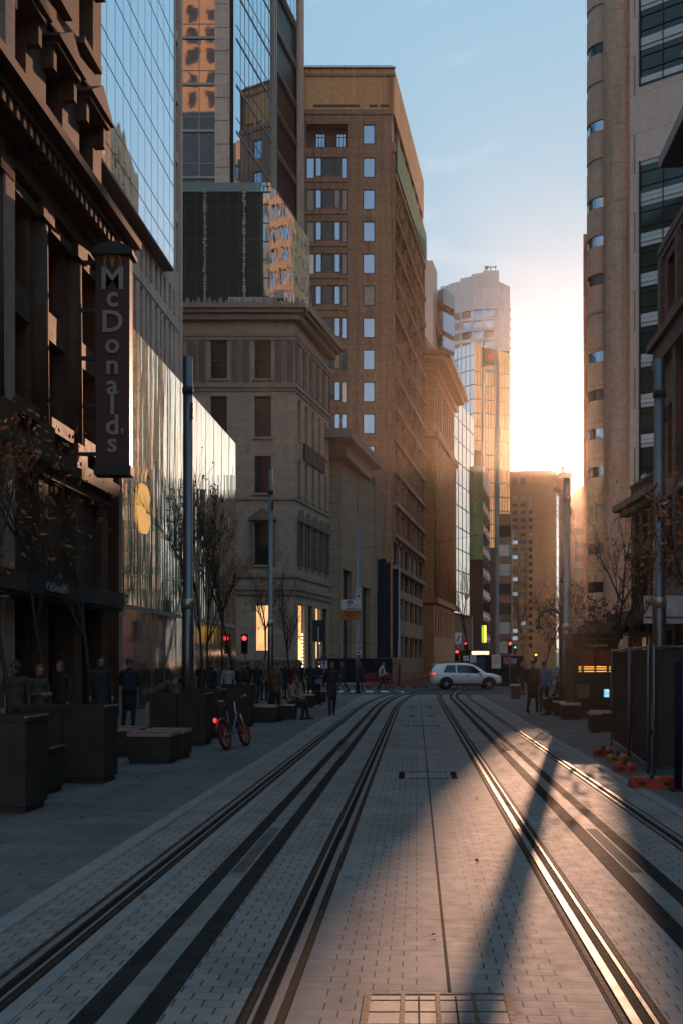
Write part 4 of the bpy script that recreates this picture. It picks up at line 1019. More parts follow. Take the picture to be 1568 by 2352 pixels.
mb = MB(); wb = H(40, 87.5)-3.37*18
for k in range(33): ring(mb, cx2, cy2, r2, wb+3.37*k+.95, wb+3.37*(k+1))
mb.build('curved_band', m_beige, rt)
for k in range(33):
    b = MB(); ring(b, cx2, cy2, r2-.12, wb+3.37*k, wb+3.37*k+.95, 24); b.build('bay_window', pick((.3, g_win), (.3, g_dark), (.4, m_blind)), rt)
P0 = (X(1453, 84), 84); P1 = (P0[0]+.8176*18, P0[1]-.5757*18); F = Face(P0, P1)
dark = [(H(b_, 84), H(a, 84)) for a, b_ in ((-154, -92), (-62, 0), (30, 92), (121, 183), (385, 448), (478, 540), (570, 632), (662, 724), (754, 816), (846, 908), (938, 1000), (1030, 1092))]
ops = [(.55, 18, a-.75, b_+.35) for a, b_ in dark]
mb = MB(); wall(mb, F, -.3, 18, 0, RH, ops, .25)
back = [(X(1347, 92), 92), (X(1347, 92)+7.2, 118), (60, 118), (60, P1[1])]
mb.quad((*P1, 0), (60, P1[1], 0), (60, P1[1], RH), (*P1, RH)); mb.quad((*P0, RH), (*P1, RH), (60, P1[1], RH), (60, 118, RH), (back[1][0], 118, RH), (*back[0], RH))
mb.quad((back[1][0], 118, 0), (60, 118, 0), (60, 118, RH), (back[1][0], 118, RH))
mb.build('wall', m_beigeflat, rt)
for a, b_ in dark:
    b = MB(); b.fbox(F, .56, 18, -.24, -.15, a, b_); b.build('ribbon_window', g_green, rt)
    b = MB(); b.fbox(F, .56, 18, -.24, -.10, b_+.01, b_+.34); b.fbox(F, .56, 18, -.24, -.10, a-.74, a-.01)
    for k in range(30): b.fbox(F, .8+.6*k, .86+.6*k, -.10, -.06, a-.4, a-.34)
    b.build('spandrel_band', m_white, rt)
b = MB()
for a, b_ in dark:
    for k in range(10): b.fbox(F, .56+1.9*k, .62+1.9*k, -.15, -.02, a-.74, b_+.34)
    for q in (.55, 1.75): b.fbox(F, .56, 18, -.145, -.06, a+q, a+q+.05)
b.fbox(F, .5, .62, -.1, .06, H(200, 84), RH); b.fbox(F, .5, .62, -.1, .06, 12, H(374, 84)); b.fbox(F, .5, 18, -.01, .05, H(204, 84), H(199, 84))
b.build('mullion', m_darkmetal, rt)
Fs = Face((back[1][0], 118), back[0])
ops = [(.6+3.2*i, 3.0+3.2*i, z, z+1.9) for i in range(8) for z in [6+3.37*k for k in range(28)]]
mb = MB(); wall(mb, Fs, 0, Fs.L, 0, RH, ops, .3); mb.build('street_wall', M('pale greenish street wall', (.70, .66, .54)), rt)
b = MB()
for q in ops: b.fbox(Fs, q[0], q[1], -.28, -.2, q[2], q[3])
b = b.build('street_windows', g_win, rt); b['kind'] = 'stuff'
mb = MB(); mb.prism([(X(1338.5, 91), 91), (X(1350, 91), 91), (X(1350, 94), 94), (X(1338.5, 91)+.8, 94)], 0, H(537, 91)); mb.build('stair_shaft', m_tower, rt)

nr = thing('palazzo', 'mid brown stone building with oversailing cornice at the right edge', 'building', (X(1517, 47), 47, 0))
UR = 11.0
F = Face(L(UR, 47.2), L(UR, -14))
cs = [1.9+3.4*i for i in range(17)]
ops = [(c-.75, c+.75, z0, z1) for c in cs for z0, z1 in ((5.6, 8.8), (10.2, 13.6), (17.9, 20.3))]+[(c-1.2, c+1.2, .3, 3.2) for c in cs]
mb = MB(); wall(mb, F, 0, F.L, 0, 21.3, ops, .5)
a, e = L(UR, 47.2), L(UR, -14)
mb.quad((*a, 0), (40, 47.2, 0), (40, 47.2, 21.3), (*a, 21.3)); mb.quad((*a, 21.3), (40, 47.2, 21.3), (40, -14, 21.3), (*e, 21.3)); mb.quad((*e, 0), (40, -14, 0), (40, -14, 21.3), (*e, 21.3))
mb.build('wall', m_nstone, nr)
for q in ops[:15]+ops[51:56]: win(nr, F, q[0], q[2], q[1]-q[0], q[3]-q[2], .45, g_dark, m_frame, 2, 2, .08)
b = MB()
for q in ops[15:51]+ops[56:]: b.fbox(F, q[0], q[1], -.5, -.4, q[2], q[3])
b = b.build('window_rows', g_dark, nr); b['kind'] = 'stuff'
b = MB()
for z0, z1, t in ((4.3, 4.9, .4), (9.2, 9.6, .25), (15.6, 16.1, .4), (16.1, 16.5, .35), (16.5, 16.85, .6), (20.7, 21.0, .1), (21.0, 21.35, .16)): b.fbox(F, -t*.9, F.L, .002, t, z0, z1)
b.build('cornice', m_nstone, nr)
b = MB()
for c in [.3]+[1.9+1.7+3.4*i for i in range(16)]: b.fbox(F, c-.28, c+.28, .003, .3, 0, 15.6); b.fbox(F, c-.24, c+.24, .003, .2, 16.86, 20.7)
b.build('pilaster', m_nstone, nr)
b = MB(); b.fbox(F, .1, F.L, -5, .1, 25.1, 25.5); b.build('roof_slab', m_darkmetal, nr)
b = MB(); b.fbox(F, .06, F.L, .1, .15, 25.05, 25.6); b.build('roof_edge', m_steelpole, nr)
b = MB(); b.fbox(F, 1.5, F.L, -6, -2.5, 21.3, 25.1); b.build('attic', m_darkmetal, nr)
b = MB(); q = F.p(1.2, -.8, 0); b.cyl(q[0], q[1], 21.3, 29.6, .09, 8); b.cyl(q[0], q[1], 29.6, 29.9, .22, 8); b.build('roof_post', m_steelpole, nr)
b = MB(); b.fbox(F, -.5, 40, .32, 2.4, 3.5, 3.75); b.fbox(F, -.5, 40, 2.38, 2.46, 3.4, 3.95); b.build('awning', m_black, nr)
pr = thing('portico_building', 'low dark stone portico building between the round tower and the right palazzo', 'building', (X(1448, 54.5), 54.5, 0))
P0, P1 = (X(1448, 54.5), 54.5), (X(1540, 47.5), 47.6); F = Face(P0, P1)
ops = [(.7+1.5*i, 1.6+1.5*i, z0, z1) for i in range(4) for z0, z1 in ((4.6, 7.0), (8.0, 9.6))]
mb = MB(); wall(mb, F, 0, F.L, 0, 10.4, ops, .4); mb.quad((*P0, 0), (20, 60, 0), (20, 60, 10.4), (*P0, 10.4)); mb.quad((*P0, 10.4), (*P1, 10.4), (24, 50, 10.4), (20, 60, 10.4)); mb.build('wall', m_dstone, pr)
for q in ops: win(pr, F, q[0], q[2], .9, q[3]-q[2], .35, g_dark, m_frame, 1, 2, .07)
b = MB()
for z0, z1, t in ((7.3, 7.6, .3), (9.7, 10.0, .5), (10.0, 10.35, .8)): b.fbox(F, -t, F.L, .002, t, z0, z1)
b.build('cornice', m_dstone, pr)
b = MB()
for k in range(14): b.fbox(F, .1+.5*k, .25+.5*k, -.1, .05, 10.36, 11.2)
b.fbox(F, 0, F.L, -.12, .08, 11.2, 11.35); b.build('balustrade', m_dstone, pr)
b = MB(); b.fbox(F, -1.2, F.L, .05, 2.6, 3.2, 3.5); b.fbox(F, -1.2, F.L, 2.55, 2.7, 3.05, 3.7); b.build('awning', m_black, pr)
b = MB(); b.fbox(F, 2.5, 3.6, .06, .1, 2.35, 3.0); b.fbox(F, 4.6, 5.0, .06, .1, 1.7, 2.7); b.fbox(F, .3, .9, .06, .1, 1.9, 2.8); b.build('lit_window', e_dim, pr)

tu = thing('corbelled_turret', 'slim stone turret with corbelled head and finial against the bright sky', 'turret', (X(1304, 170), 170, 0))
def tp(b, x0, x1, y0, y1, Z=170, d=3.0): b.box(X(x0, Z), X(x1, Z), Z, Z+d, H(y1, Z), H(y0, Z))
mb = MB(); tp(mb, 1291, 1309, 1128, 1530); mb.build('shaft', m_dstone, tu)
mb = MB(); n = [(1277, 1096, 1120), (1283, 1120, 1126), (1289, 1126, 1133)]
for x0, y0, y1 in n: tp(mb, x0, 1311, y0, y1)
tp(mb, 1280, 1312, 1092, 1097, 169.8, 3.4); tp(mb, 1286, 1312, 1086, 1092); mb.build('corbelled_head', m_sand, tu)
mb = MB(); c = X(1297, 171); mb.tube([(c, 171.5, H(1087, 170)), (c-.2, 171.5, H(1081, 170)), (c-.3, 171.5, H(1076, 170)), (c-.3, 171.5, H(1070, 170)), (c-.3, 171.5, H(1066, 170)), (c-.3, 171.5, H(1061, 170))], [.7, .35, .16, .42, .12, .03], 8); mb.build('finial', m_sand, tu)
db_ = thing('far_terrace', 'dark stepped roofline squeezed between turret and round tower', 'building', (X(1330, 300), 300, 0))
mb = MB()
for x0, x1, y in ((1319, 1324, 1134), (1324, 1331, 1124), (1331, 1345, 1118), (1345, 1400, 1110)): mb.box(X(x0, 300), X(x1, 300), 300, 315, 0, H(y, 300))
mb.build('wall', m_dstone, db_)
mb = MB()
for k in range(12): mb.box(X(1320, 300), X(1340, 300), 299.9, 299.98, 4+4*k, 6+4*k)
mb.build('window', g_dark, db_)

# towers out of frame that the mirror facades show
bt = thing('opposite_tower', 'sunlit stone tower behind the viewer, seen in the mirrored windows', 'tower', (-20, -34, 0))
F = Face((-12, -34), (-48, -34))
ops = [(1.5+3.6*i, 3.4+3.6*i, 30+4.2*k, 32.8+4.2*k) for i in range(9) for k in range(24)]
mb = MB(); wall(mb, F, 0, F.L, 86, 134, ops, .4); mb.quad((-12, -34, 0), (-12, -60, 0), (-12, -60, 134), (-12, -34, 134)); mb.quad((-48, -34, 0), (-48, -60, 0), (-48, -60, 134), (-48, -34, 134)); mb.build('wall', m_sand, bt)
mb = MB(); wall(mb, F, 0, F.L, 0, 85.99, ops, .4); mb.build('lower_wall', m_dstone, bt)  # dark lower wall put in to cut warm bounce onto the street
b = MB()
for q in ops: b.fbox(F, q[0], q[1], -.38, -.3, q[2], q[3])
b = b.build('window_rows', g_dark, bt); b['kind'] = 'stuff'
ct = thing('reflected_tower', 'office tower hidden behind the round tower, upper wall coloured as sunlit for the curtain wall', 'tower', (45, 150, 0))
mb = MB(); F = Face((38.6, 150), (54, 150)); F2 = Face((42.5, 172), (38.6, 150))
ops = [(.8+2.4*i, 2.2+2.4*i, 6+3.6*k, 8.4+3.6*k) for i in range(6) for k in range(22)]; ops2 = [(.8+2.7*i, 2.2+2.7*i, 6+3.6*k, 8.4+3.6*k) for i in range(8) for k in range(22)]
wall(mb, F, 0, F.L, 56, 88, ops, .5); wall(mb, F2, 0, F2.L, 56, 88, ops2, .5); mb.quad((54, 150, 0), (54, 172, 0), (54, 172, 88), (54, 150, 88)); mb.quad((38.6, 150, 88), (54, 150, 88), (54, 172, 88), (42.5, 172, 88)); mb.build('wall', M('stone with painted orange light', (.80, .46, .24)), ct); mb = MB(); wall(mb, F, 0, F.L, 0, 55.99, ops, .5); wall(mb, F2, 0, F2.L, 0, 55.99, ops2, .5); mb.build('lower_wall', M('pale green grey stone', (.58, .60, .50)), ct)  # upper wall coloured orange as if sunlit, for the reflection
b = MB()
for q in ops: b.fbox(F, q[0], q[1], -.48, -.4, q[2], q[3])
for q in ops2: b.fbox(F2, q[0], q[1], -.48, -.4, q[2], q[3])
b = b.build('window_rows', g_win, ct); b['kind'] = 'stuff'

st_ = thing('slit_blocking_tower', 'added slim pale glass tower closing the slit beside the turret against the sun', 'tower', (X(1287, 350), 350, 0))  # added far tower, blocks the sun shining through the slit
Fq = Face((X(1276, 350), 350), (X(1313, 350), 350))
mb = MB(); mb.fbox(Fq, 0, Fq.L, -12, -.12, 0, H(1084, 350)); mb.build('wall', m_white, st_)
mb = MB(); mb.fbox(Fq, 0, Fq.L, -.1, 0, 5, H(1086, 350)); mb.build('curtain_wall', glass('silver glass', (.95, .95, .95), 1.0, .03, (.3, .3, .2), .004), st_)
mb = MB()
for k in range(18): mb.fbox(Fq, 0, Fq.L, .001, .12, 6+3.6*k, 6.4+3.6*k)
mb.build('floor_band', m_white, st_)
# ------------------------------------------------------------------ street furniture
def gz(y): return CAMH*F_/(y-1520)       # depth of a point on the ground seen at this elevation
def pole(x, Z, top, r, label, arm=None, group='tall grey tram poles', collar=True):
    t = thing('tram_pole', label, 'pole', (X(x, Z), Z, 0), group=group); c = t['_base']
    mb = MB(); mb.tube([(c[0], c[1], 0), (c[0], c[1], 3.2), (c[0], c[1], 3.21), (c[0], c[1], top)], [r*1.18, r*1.18, r, r*.94], 20); mb.build('shaft', m_steelpole, t)
    if collar:
        mb = MB(); mb.cyl(c[0], c[1], 3.05, 3.3, r*1.24, 20); mb.build('collar', m_cap, t)
        mb = MB(); mb.cyl(c[0], c[1], top-.9, top-.75, r*1.1, 20); mb.box(c[0]+r*.4, c[0]+r*1.15, c[1]-.1, c[1]+.1, top-1.5, top-1.15); mb.build('lamp_ring', m_black, t)
    mb = MB(); mb.cyl(c[0], c[1], 0, .12, r*1.7, 20); mb.build('base_flange', m_darkmetal, t)
    return t
pole(432, 24.5, 9.25, .125, 'thick grey tram pole nearest on the left footpath')
pole(622, 36.8, 8.85, .09, 'slim grey tram pole in front of the grey corner building')
pole(1513, 23.9, 9.0, .135, 'thick grey tram pole behind the cloth covered fence on the right')
pole(1301, 40.5, 9.2, .15, 'grey tram pole on the right that crosses the turret')
pole(821, 56, 9.6, .09, 'thin grey pole carrying street signs at the crossing', collar=False)
pole(916, 72, 9.8, .09, 'thin grey pole at the far kerb left of the white car', collar=False)
pole(1140, 150, 47, .35, 'very tall pale pole seen against the bronze glass tower', collar=False)

def cabinet(x, Z, w, dl, h, label, name='planter_box', group='tall dark planter boxes', cat='planter', soil=True):
    """box whose right rear corner bears x at depth Z; runs w to the left and dl deep"""
    rot = -.088
    t = thing(name, label, cat, (X(x, Z), Z, 0), rot, group)
    g = .018
    mb = MB(); mb.box(-w+.03, -.03, -dl+.03, -.03, 0, .08); mb.build('plinth', m_black, t, world=False)
    mb = MB(); n = max(1, round(w/.65))
    for i in range(n): mb.box(-w+w*i/n+g/2, -w+w*(i+1)/n-g/2, -dl, -dl+.05, .08, h-.06)
    for q in (-w, -.05): mb.box(q, q+.05, -dl+.052, 0, .08, h-.06)
    mb.box(-w+.052, -.052, -.05, 0, .08, h-.06); mb.build('side_panel', m_box, t, world=False)
    mb = MB(); e = .03
    mb.box(-w-.01, .01, -dl-.01, -dl+e, h-.06, h); mb.box(-w-.01, .01, -e, .01, h-.06, h); mb.box(-w-.01, -w+e, -dl+e+.001, -e-.001, h-.06, h); mb.box(-e, .01, -dl+e+.001, -e-.001, h-.06, h); mb.build('rim', m_cap if not soil else m_box, t, world=False)
    mb = MB()
    mb.box(-.012, .0125, -dl-.012, .012, h-.018, h+.004); mb.build('edge_trim', m_cap, t, world=False)
    mb = MB(); mb.box(-w+e+.001, -e-.001, -dl+e+.001, -e-.001, h-.12, h-.03); mb.build('top', m_soil if soil else m_box, t, world=False)
    return t
cabinet(110, 12.1, 1.8, .65, 1.12, 'tall dark planter box in the near left corner of the street')
cabinet(271, 14.85, 1.25, .60, 1.12, 'tall dark planter box just behind the near left corner one')
cabinet(489, 21.45, 1.2, .7, 1.09, 'tall dark planter box behind the bicycle and stone seats')
cabinet(520, 23.3, .95, .55, 1.12, 'tall dark planter box directly beyond the orange wheeled bicycle')
cabinet(584, 27.2, .8, .5, 1.15, 'narrow dark planter box beside the pale marker post')
cabinet(148, 13.6, .5, .5, .62, 'short dark box wedged between the two near left planters', 'waste_box', 'low dark boxes', 'box')
seat_spec = ((412, 17.6, .75, .62, .53, 'pale edged low seat block nearest the camera on the left'), (441, 18.4, .7, .6, .53, 'pale edged low seat block behind the nearest left one'), (341, 18.9, .72, .62, .53, 'low seat block left of the pair of pale edged blocks'),
             (641, 29.2, .75, .55, .5, 'low seat block behind the person in the brown jacket'), (683, 30.6, .65, .55, .48, 'low seat block under the seated person in pink'), (723, 38.5, .62, .6, .52, 'low seat block with bright edge right of the seated person'), (750, 43.5, .5, .6, .5, 'farthest low seat block on the left behind the man in the dark suit'))
for x, Z, w, dl, h, lab in seat_spec: cabinet(x, Z, w, dl, h, lab, 'seat_block', 'low dark seat blocks on the left', 'seat', False)
for x, Z, w, dl, h, lab in ((1405, 25.4, .55, .6, .52, 'low seat block nearest the fence on the right footpath'), (1372, 25.0, .25, .5, .5, 'small seat block touching the one nearest the fence'), (1326, 30.5, .55, .55, .5, 'low seat block on the right under the seated person'), (1303, 32.5, .5, .55, .5, 'low seat block just beyond the right seated person'), (1275, 35.5, .45, .55, .5, 'low seat block beside the walking pair on the right')):
    cabinet(x, Z, w, dl, h, lab, 'seat_block', 'low dark seat blocks on the right', 'seat', False)
t = thing('marker_post', 'pale grey square marker post beside the narrow planter', 'post', (X(638, 31), 31, 0)); c = t['_base']
mb = MB(); mb.box(c[0]-.1, c[0]+.1, 30.9, 31.1, 0, 1.25); mb.build('shaft', m_steelpole, t); mb = MB(); mb.box(c[0]-.12, c[0]+.12, 30.88, 31.12, 1.25, 1.29); mb.build('cap', m_cap, t)
t = thing('bollard', 'short black bollard with lit white cap at the right crossing corner', 'bollard', (X(1182, 47), 47, 0)); c = t['_base']
mb = MB(); mb.box(c[0]-.2, c[0]+.2, 46.8, 47.2, 0, .62); mb.build('shaft', m_black, t); mb = MB(); mb.box(c[0]-.21, c[0]+.21, 46.79, 47.21, .62, .70); mb.build('cap', m_whitep, t)

# --- bicycle
bk = thing('bicycle', 'orange wheeled share bicycle leaning by the left planters', 'bicycle', (X(523, 19.7), 19.7, 0), 0)
def torus(mb, c, R, r, ax, n=28, k=8):
    ax = Vector(ax).normalized(); u = ax.orthogonal().normalized(); w = ax.cross(u)
    b = len(mb.v)
    for i in range(n):
        a = 2*math.pi*i/n; d = u*math.cos(a)+w*math.sin(a)
        for j in range(k):
            q = 2*math.pi*j/k; mb.v.append(tuple(Vector(c)+d*(R+r*math.cos(q))+ax*r*math.sin(q)))
    for i in range(n):
        for j in range(k):
            mb.f.append((b+i*k+j, b+((i+1) % n)*k+j, b+((i+1) % n)*k+(j+1) % k, b+i*k+(j+1) % k)); mb.sm.append(True)
R_ = .29
bike_rot = math.atan2(.98, .29); lean = math.radians(-13)
def bl(x, y, z):   # along the bike, sideways, up -> thing space
    y2, z2 = y*math.cos(lean)-z*math.sin(lean), y*math.sin(lean)+z*math.cos(lean)
    return (x*math.cos(bike_rot)-y2*math.sin(bike_rot), x*math.sin(bike_rot)+y2*math.cos(bike_rot), z2)
axv = Vector(bl(0, 1, 0))
for xw, nmw in ((0, 'rear_wheel'), (1.02, 'front_wheel')):
    w = None
    mb = MB(); torus(mb, bl(xw, 0, R_), R_-.03, .028, axv); w = mb.build('wheel', m_rubber, bk, world=False)
    mb = MB(); torus(mb, bl(xw, 0, R_), R_-.07, .022, axv)
    mb.tube([bl(xw, -.05, R_), bl(xw, .05, R_)], .045, 10)
    for k in range(5):
        a = 2*math.pi*k/5; mb.tube([bl(xw, 0, R_), bl(xw+math.cos(a)*(R_-.07), 0, R_+math.sin(a)*(R_-.07))], .014, 5)
    r_ = mb.build('rim', m_red, w, (0, 0, 0), world=False)
mb = MB()
for a, b_ in (((0, .06, R_), (.42, .02, .30)), ((0, -.06, R_), (.42, -.02, .30)), ((.42, 0, .30), (.33, 0, .78)), ((.42, 0, .30), (.86, 0, .72)), ((0, 0, R_), (.36, 0, .62))): mb.tube([bl(*a), bl(*b_)], .022, 8)
mb.build('frame', m_steelpole, bk, world=False)
mb = MB(); mb.tube([bl(1.02, .05, R_), bl(.90, .05, .68), bl(.86, 0, .95)], .02, 8); mb.tube([bl(1.02, -.05, R_), bl(.90, -.05, .68)], .02, 8); mb.build('fork', m_cap, bk, world=False)
mb = MB(); mb.tube([bl(.80, .28, 1.02), bl(.86, .1, .97), bl(.86, -.1, .97), bl(.80, -.28, 1.02)], .016, 8); mb.build('handlebar', m_black, bk, world=False)
for sg in (-1, 1):
    mb = MB(); mb.tube([bl(.80, sg*.2, 1.0), bl(.76, sg*.32, 1.03)], .024, 8); mb.build('grip', m_cap, bk, world=False)
mb = MB(); mb.tube([bl(.33, 0, .78), bl(.30, 0, .88)], .02, 8); mb.tube([bl(.18, 0, .9), bl(.28, 0, .905), bl(.44, 0, .9)], [.085, .07, .025], 10); mb.build('saddle', m_black, bk, world=False)
mb = MB(); mb.tube([bl(.36, .13, .26), bl(.42, 0, .30), bl(.48, -.13, .34)], .016, 6); mb.tube([bl(.36, .1, .26), bl(.36, .2, .26)], .03, 6); mb.tube([bl(.48, -.1, .34), bl(.48, -.2, .34)], .03, 6); mb.build('crank', m_black, bk, world=False)
mb = MB(); pts = [bl(xx, 0, R_+.34*math.sin(a)) for a, xx in [(math.pi*k/8, .34*math.cos(math.pi*k/8)) for k in range(1, 8)]]; mb.tube(pts, .028, 6); mb.build('mudguard', m_red, bk, world=False)
mb = MB(); mb.ell(bl(-.3, 0, .62), (.04, .04, .05), 8, 6); mb.build('tail_light', e_tail, bk, world=False)

# --- white car
car = thing('white_car', 'white sport utility car crossing the street behind the tracks', 'car', (X(1070, 63), 63.4, 0))
ST = [(-2.18, .45, .95, .97, .74, .70), (-2.10, .34, 1.02, 1.42, .84, .58), (-1.9, .30, 1.04, 1.58, .89, .60), (-1.45, .27, 1.03, 1.64, .91, .62), (-.8, .25, 1.01, 1.66, .92, .63), (0, .25, .99, 1.65, .92, .63), (.45, .25, .98, 1.56, .92, .62), (.85, .25, .97, 1.34, .92, .64), (1.28, .26, .96, 1.03, .91, .70), (1.6, .28, .93, .99, .90, .68), (1.95, .32, .86, .92, .86, .62), (2.14, .38, .72, .80, .76, .5), (2.22, .45, .60, .66, .60, .40)]
def sect(s):
    x, zb, zs, zr, hw, rw = s
    h = [(hw-.10, zb), (hw, zb+.14), (hw+.012, (zb+zs)/2), (hw-.005, zs-.06), (hw-.05, zs), (rw+.03, zr-.07), (rw-.08, zr), (rw*.4, zr+.02)]
    return [(x, -y, z) for y, z in h]+[(x, y, z) for y, z in reversed(h)]
mb = MB(); rows = [sect(s) for s in ST]; nq = len(rows[0])
for r in rows: mb.v += r
for i in range(len(rows)-1):
    for j in range(nq):
        mb.f.append((i*nq+j, i*nq+(j+1) % nq, (i+1)*nq+(j+1) % nq, (i+1)*nq+j)); mb.sm.append(True)
mb.f.append(tuple(range(nq))); mb.sm.append(False); mb.f.append(tuple(reversed(range((len(rows)-1)*nq, len(rows)*nq)))); mb.sm.append(False)
m_car, nt_, p_, oc_ = newmat('white car paint'); p_.inputs['Base Color'].default_value = (.80, .81, .83, 1); p_.inputs['Roughness'].default_value = .25; p_.inputs['Coat Weight'].default_value = .6
mb.build('body', m_car, car, world=False)
def st_at(x):
    for a, b in zip(ST, ST[1:]):
        if a[0] <= x <= b[0]:
            q = (x-a[0])/(b[0]-a[0]); return tuple(u+(v-u)*q for u, v in zip(a, b))
def gpt(x, f, sd, off=.012):
    s = st_at(x); y = (s[4]-.05)+(s[5]+.03-(s[4]-.05))*f; z = s[2]+(s[3]-.07-s[2])*f
    return (x, sd*(y+off), z+off*.3)
def gpane(xs_lo, xs_hi, sd, f0=.10, f1=.92):
    mb = MB(); n = 6
    for i in range(n):
        a0, a1 = xs_lo[0]+(xs_lo[1]-xs_lo[0])*i/n, xs_lo[0]+(xs_lo[1]-xs_lo[0])*(i+1)/n
        b0, b1 = xs_hi[0]+(xs_hi[1]-xs_hi[0])*i/n, xs_hi[0]+(xs_hi[1]-xs_hi[0])*(i+1)/n
        mb.quad(gpt(a0, f0, sd), gpt(a1, f0, sd), gpt(b1, f1, sd), gpt(b0, f1, sd))
    return mb
g_car = glass('tinted car glass', (.04, .045, .05), .3, .05)
for sd in (-1, 1):
    gpane((-1.5, -.72), (-1.28, -.72), sd).build('side_window', g_car, car, world=False)
    gpane((-.64, .98), (-.64, .42), sd).build('side_window', g_car, car, world=False)
    for xw in (-1.32, 1.36):
        mb = MB(); n = 18
        for i in range(n):
            a, b = math.pi*i/n-.15, math.pi*(i+1)/n-.15
            for r0, r1 in ((.0, .46),):
                mb.quad((xw, sd*.935, .36), (xw+.46*math.cos(a), sd*.935, .36+.46*math.sin(a)), (xw+.46*math.cos(b), sd*.935, .36+.46*math.sin(b)))
        mb.build('wheel_arch', m_black, car, world=False)
        mb = MB(); torus(mb, (xw, sd*.86, .345), .255, .09, (0, 1, 0), 28, 10); w = mb.build('wheel', m_rubber, car, world=False)
        mb = MB(); mb.tube([(xw, sd*.84, .345), (xw, sd*.945, .345)], [.20, .20], 20)
        mb.build('rim', m_black, w, world=False)
        mb = MB()
        for k in range(5):
            a = 2*math.pi*k/5+.3
            mb.tube([(xw, sd*.955, .345), (xw+.19*math.cos(a), sd*.955, .345+.19*math.sin(a))], .028, 5)
        mb.build('spoke', m_cap, w, world=False)
    mb = MB(); mb.box(-1.95, 2.0, sd*.93-.012, sd*.93+.012, .27, .40); mb.build('sill_trim', m_black, car, world=False)
    mb = MB(); mb.box(.0, .12, sd*.93-.02, sd*.93+.02, .86, .89); mb.box(-.98, -.86, sd*.925-.02, sd*.925+.02, .88, .91); mb.build('door_handle', m_cap, car, world=False)
    mb = MB(); mb.ell((.82, sd*1.0, 1.02), (.10, .11, .08), 10, 6); mb.build('side_mirror', m_car, car, world=False)
    mb = MB(); mb.ell((-2.06, sd*.74, .98), (.16, .14, .09), 10, 6); mb.build('tail_lamp', e_tail, car, world=False)
    mb = MB(); mb.ell((1.98, sd*.72, .80), (.22, .13, .075), 10, 6); mb.build('headlight', glass('headlight glass', (.8, .8, .8), .6, .06), car, world=False)
mb = MB(); mb.quad((.62, -.58, 1.50), (.62, .58, 1.50), (1.22, .66, 1.075), (1.22, -.66, 1.075)); mb.build('windscreen', g_car, car, world=False)
mb = MB(); mb.box(2.05, 2.24, -.62, .62, .36, .56); mb.build('front_bumper', m_black, car, world=False)
mb = MB(); mb.box(-2.24, -1.9, -.55, .55, 1.58, 1.63); mb.build('roof_spoiler', m_car, car, world=False)
for sd in (-1, 1):
    mb = MB(); mb.tube([(-1.6, sd*.6, 1.66), (-1.4, sd*.6, 1.72), (.1, sd*.6, 1.72), (.4, sd*.6, 1.62)], .02, 6); mb.build('roof_rail', m_black, car, world=False)

# --- cloth covered temporary fence with weighted feet
def fence_panel(P0, P1, label, h=1.98):
    t = thing('temporary_fence', label, 'fence panel', (*P0, 0), group='temporary fence panels under dark shade cloth'); F = Face(P0, P1)
    mb = MB(); n = 14
    for i in range(n):
        q = lambda k: .012*math.sin(k*1.7)
        mb.quad(F.p(F.L*i/n, q(i), .12), F.p(F.L*(i+1)/n, q(i+1), .12), F.p(F.L*(i+1)/n, q(i+1)*.5, h-.03), F.p(F.L*i/n, q(i)*.5, h-.03))
    mb.build('shade_cloth', m_cloth, t)
    for s in (0, F.L):
        mb = MB(); mb.tube([F.p(s, .03, 0), F.p(s, .03, h+.04)], .022, 8); mb.build('post', m_steelpole, t)
    mb = MB(); mb.tube([F.p(0, .03, h), F.p(F.L, .03, h)], .018, 8); mb.tube([F.p(0, .03, .12), F.p(F.L, .03, .12)], .018, 8); mb.build('frame_rail', m_steelpole, t)
    return t
fa, fb_, fc = (X(1407, 20.9), 20.9), (X(1447, 18.1), 18.1), (X(1492, 15.6), 15.6)
fence_panel(fa, fb_, 'farthest cloth covered fence panel beside the telephone kiosk')
fence_panel((fb_[0]+.01, fb_[1]-.04), fc, 'middle cloth covered fence panel with a bright corner post')
fence_panel((X(1500, 15.4), 15.4), (X(1500, 15.4)+2.4, 14.9), 'nearest cloth covered fence panel turned across the right edge')
t = thing('barrier_post', 'thick dark blue post standing at the right picture edge', 'post', (X(1556, 13.5), 13.5, 0)); c = t['_base']
mb = MB(); mb.cyl(c[0], c[1], 0, 1.75, .05, 12); mb.build('shaft', m_navy, t); mb = MB(); mb.box(c[0]-.1, c[0]+.1, 13.4, 13.6, 0, .03); mb.build('base_plate', m_darkmetal, t)
def foot(x, y, m, w, label, rot=0):
    Z = gz(y); t = thing('ballast_block', label, 'fence foot', (X(x, Z), Z, 0), rot, 'plastic block feet under the fence')
    mb = MB(); q = [(-w/2, 0), (-w/2, .10), (-w/2+.05, .15), (-.09, .15), (-.05, .125), (.05, .125), (.09, .15), (w/2-.05, .15), (w/2, .10), (w/2, 0)]
    for i in range(len(q)):
        a, b = q[i], q[(i+1) % len(q)]; mb.quad((a[0], -.12, a[1]), (b[0], -.12, b[1]), (b[0], .12, b[1]), (a[0], .12, a[1]))
    mb.quad(*[(a, -.12, b) for a, b in q]); mb.quad(*[(a, .12, b) for a, b in reversed(q)]); mb.build('block', m, t, world=False)
    mb = MB()
    for s in (-w*.28, w*.28): mb.box(s-.05, s+.05, -.126, -.119, .04, .10)
    mb.build('hand_hole', m_black, t, world=False)
    mb = MB(); mb.cyl(0, 0, .12, .2, .03, 8); mb.build('socket', m_black, t, world=False)
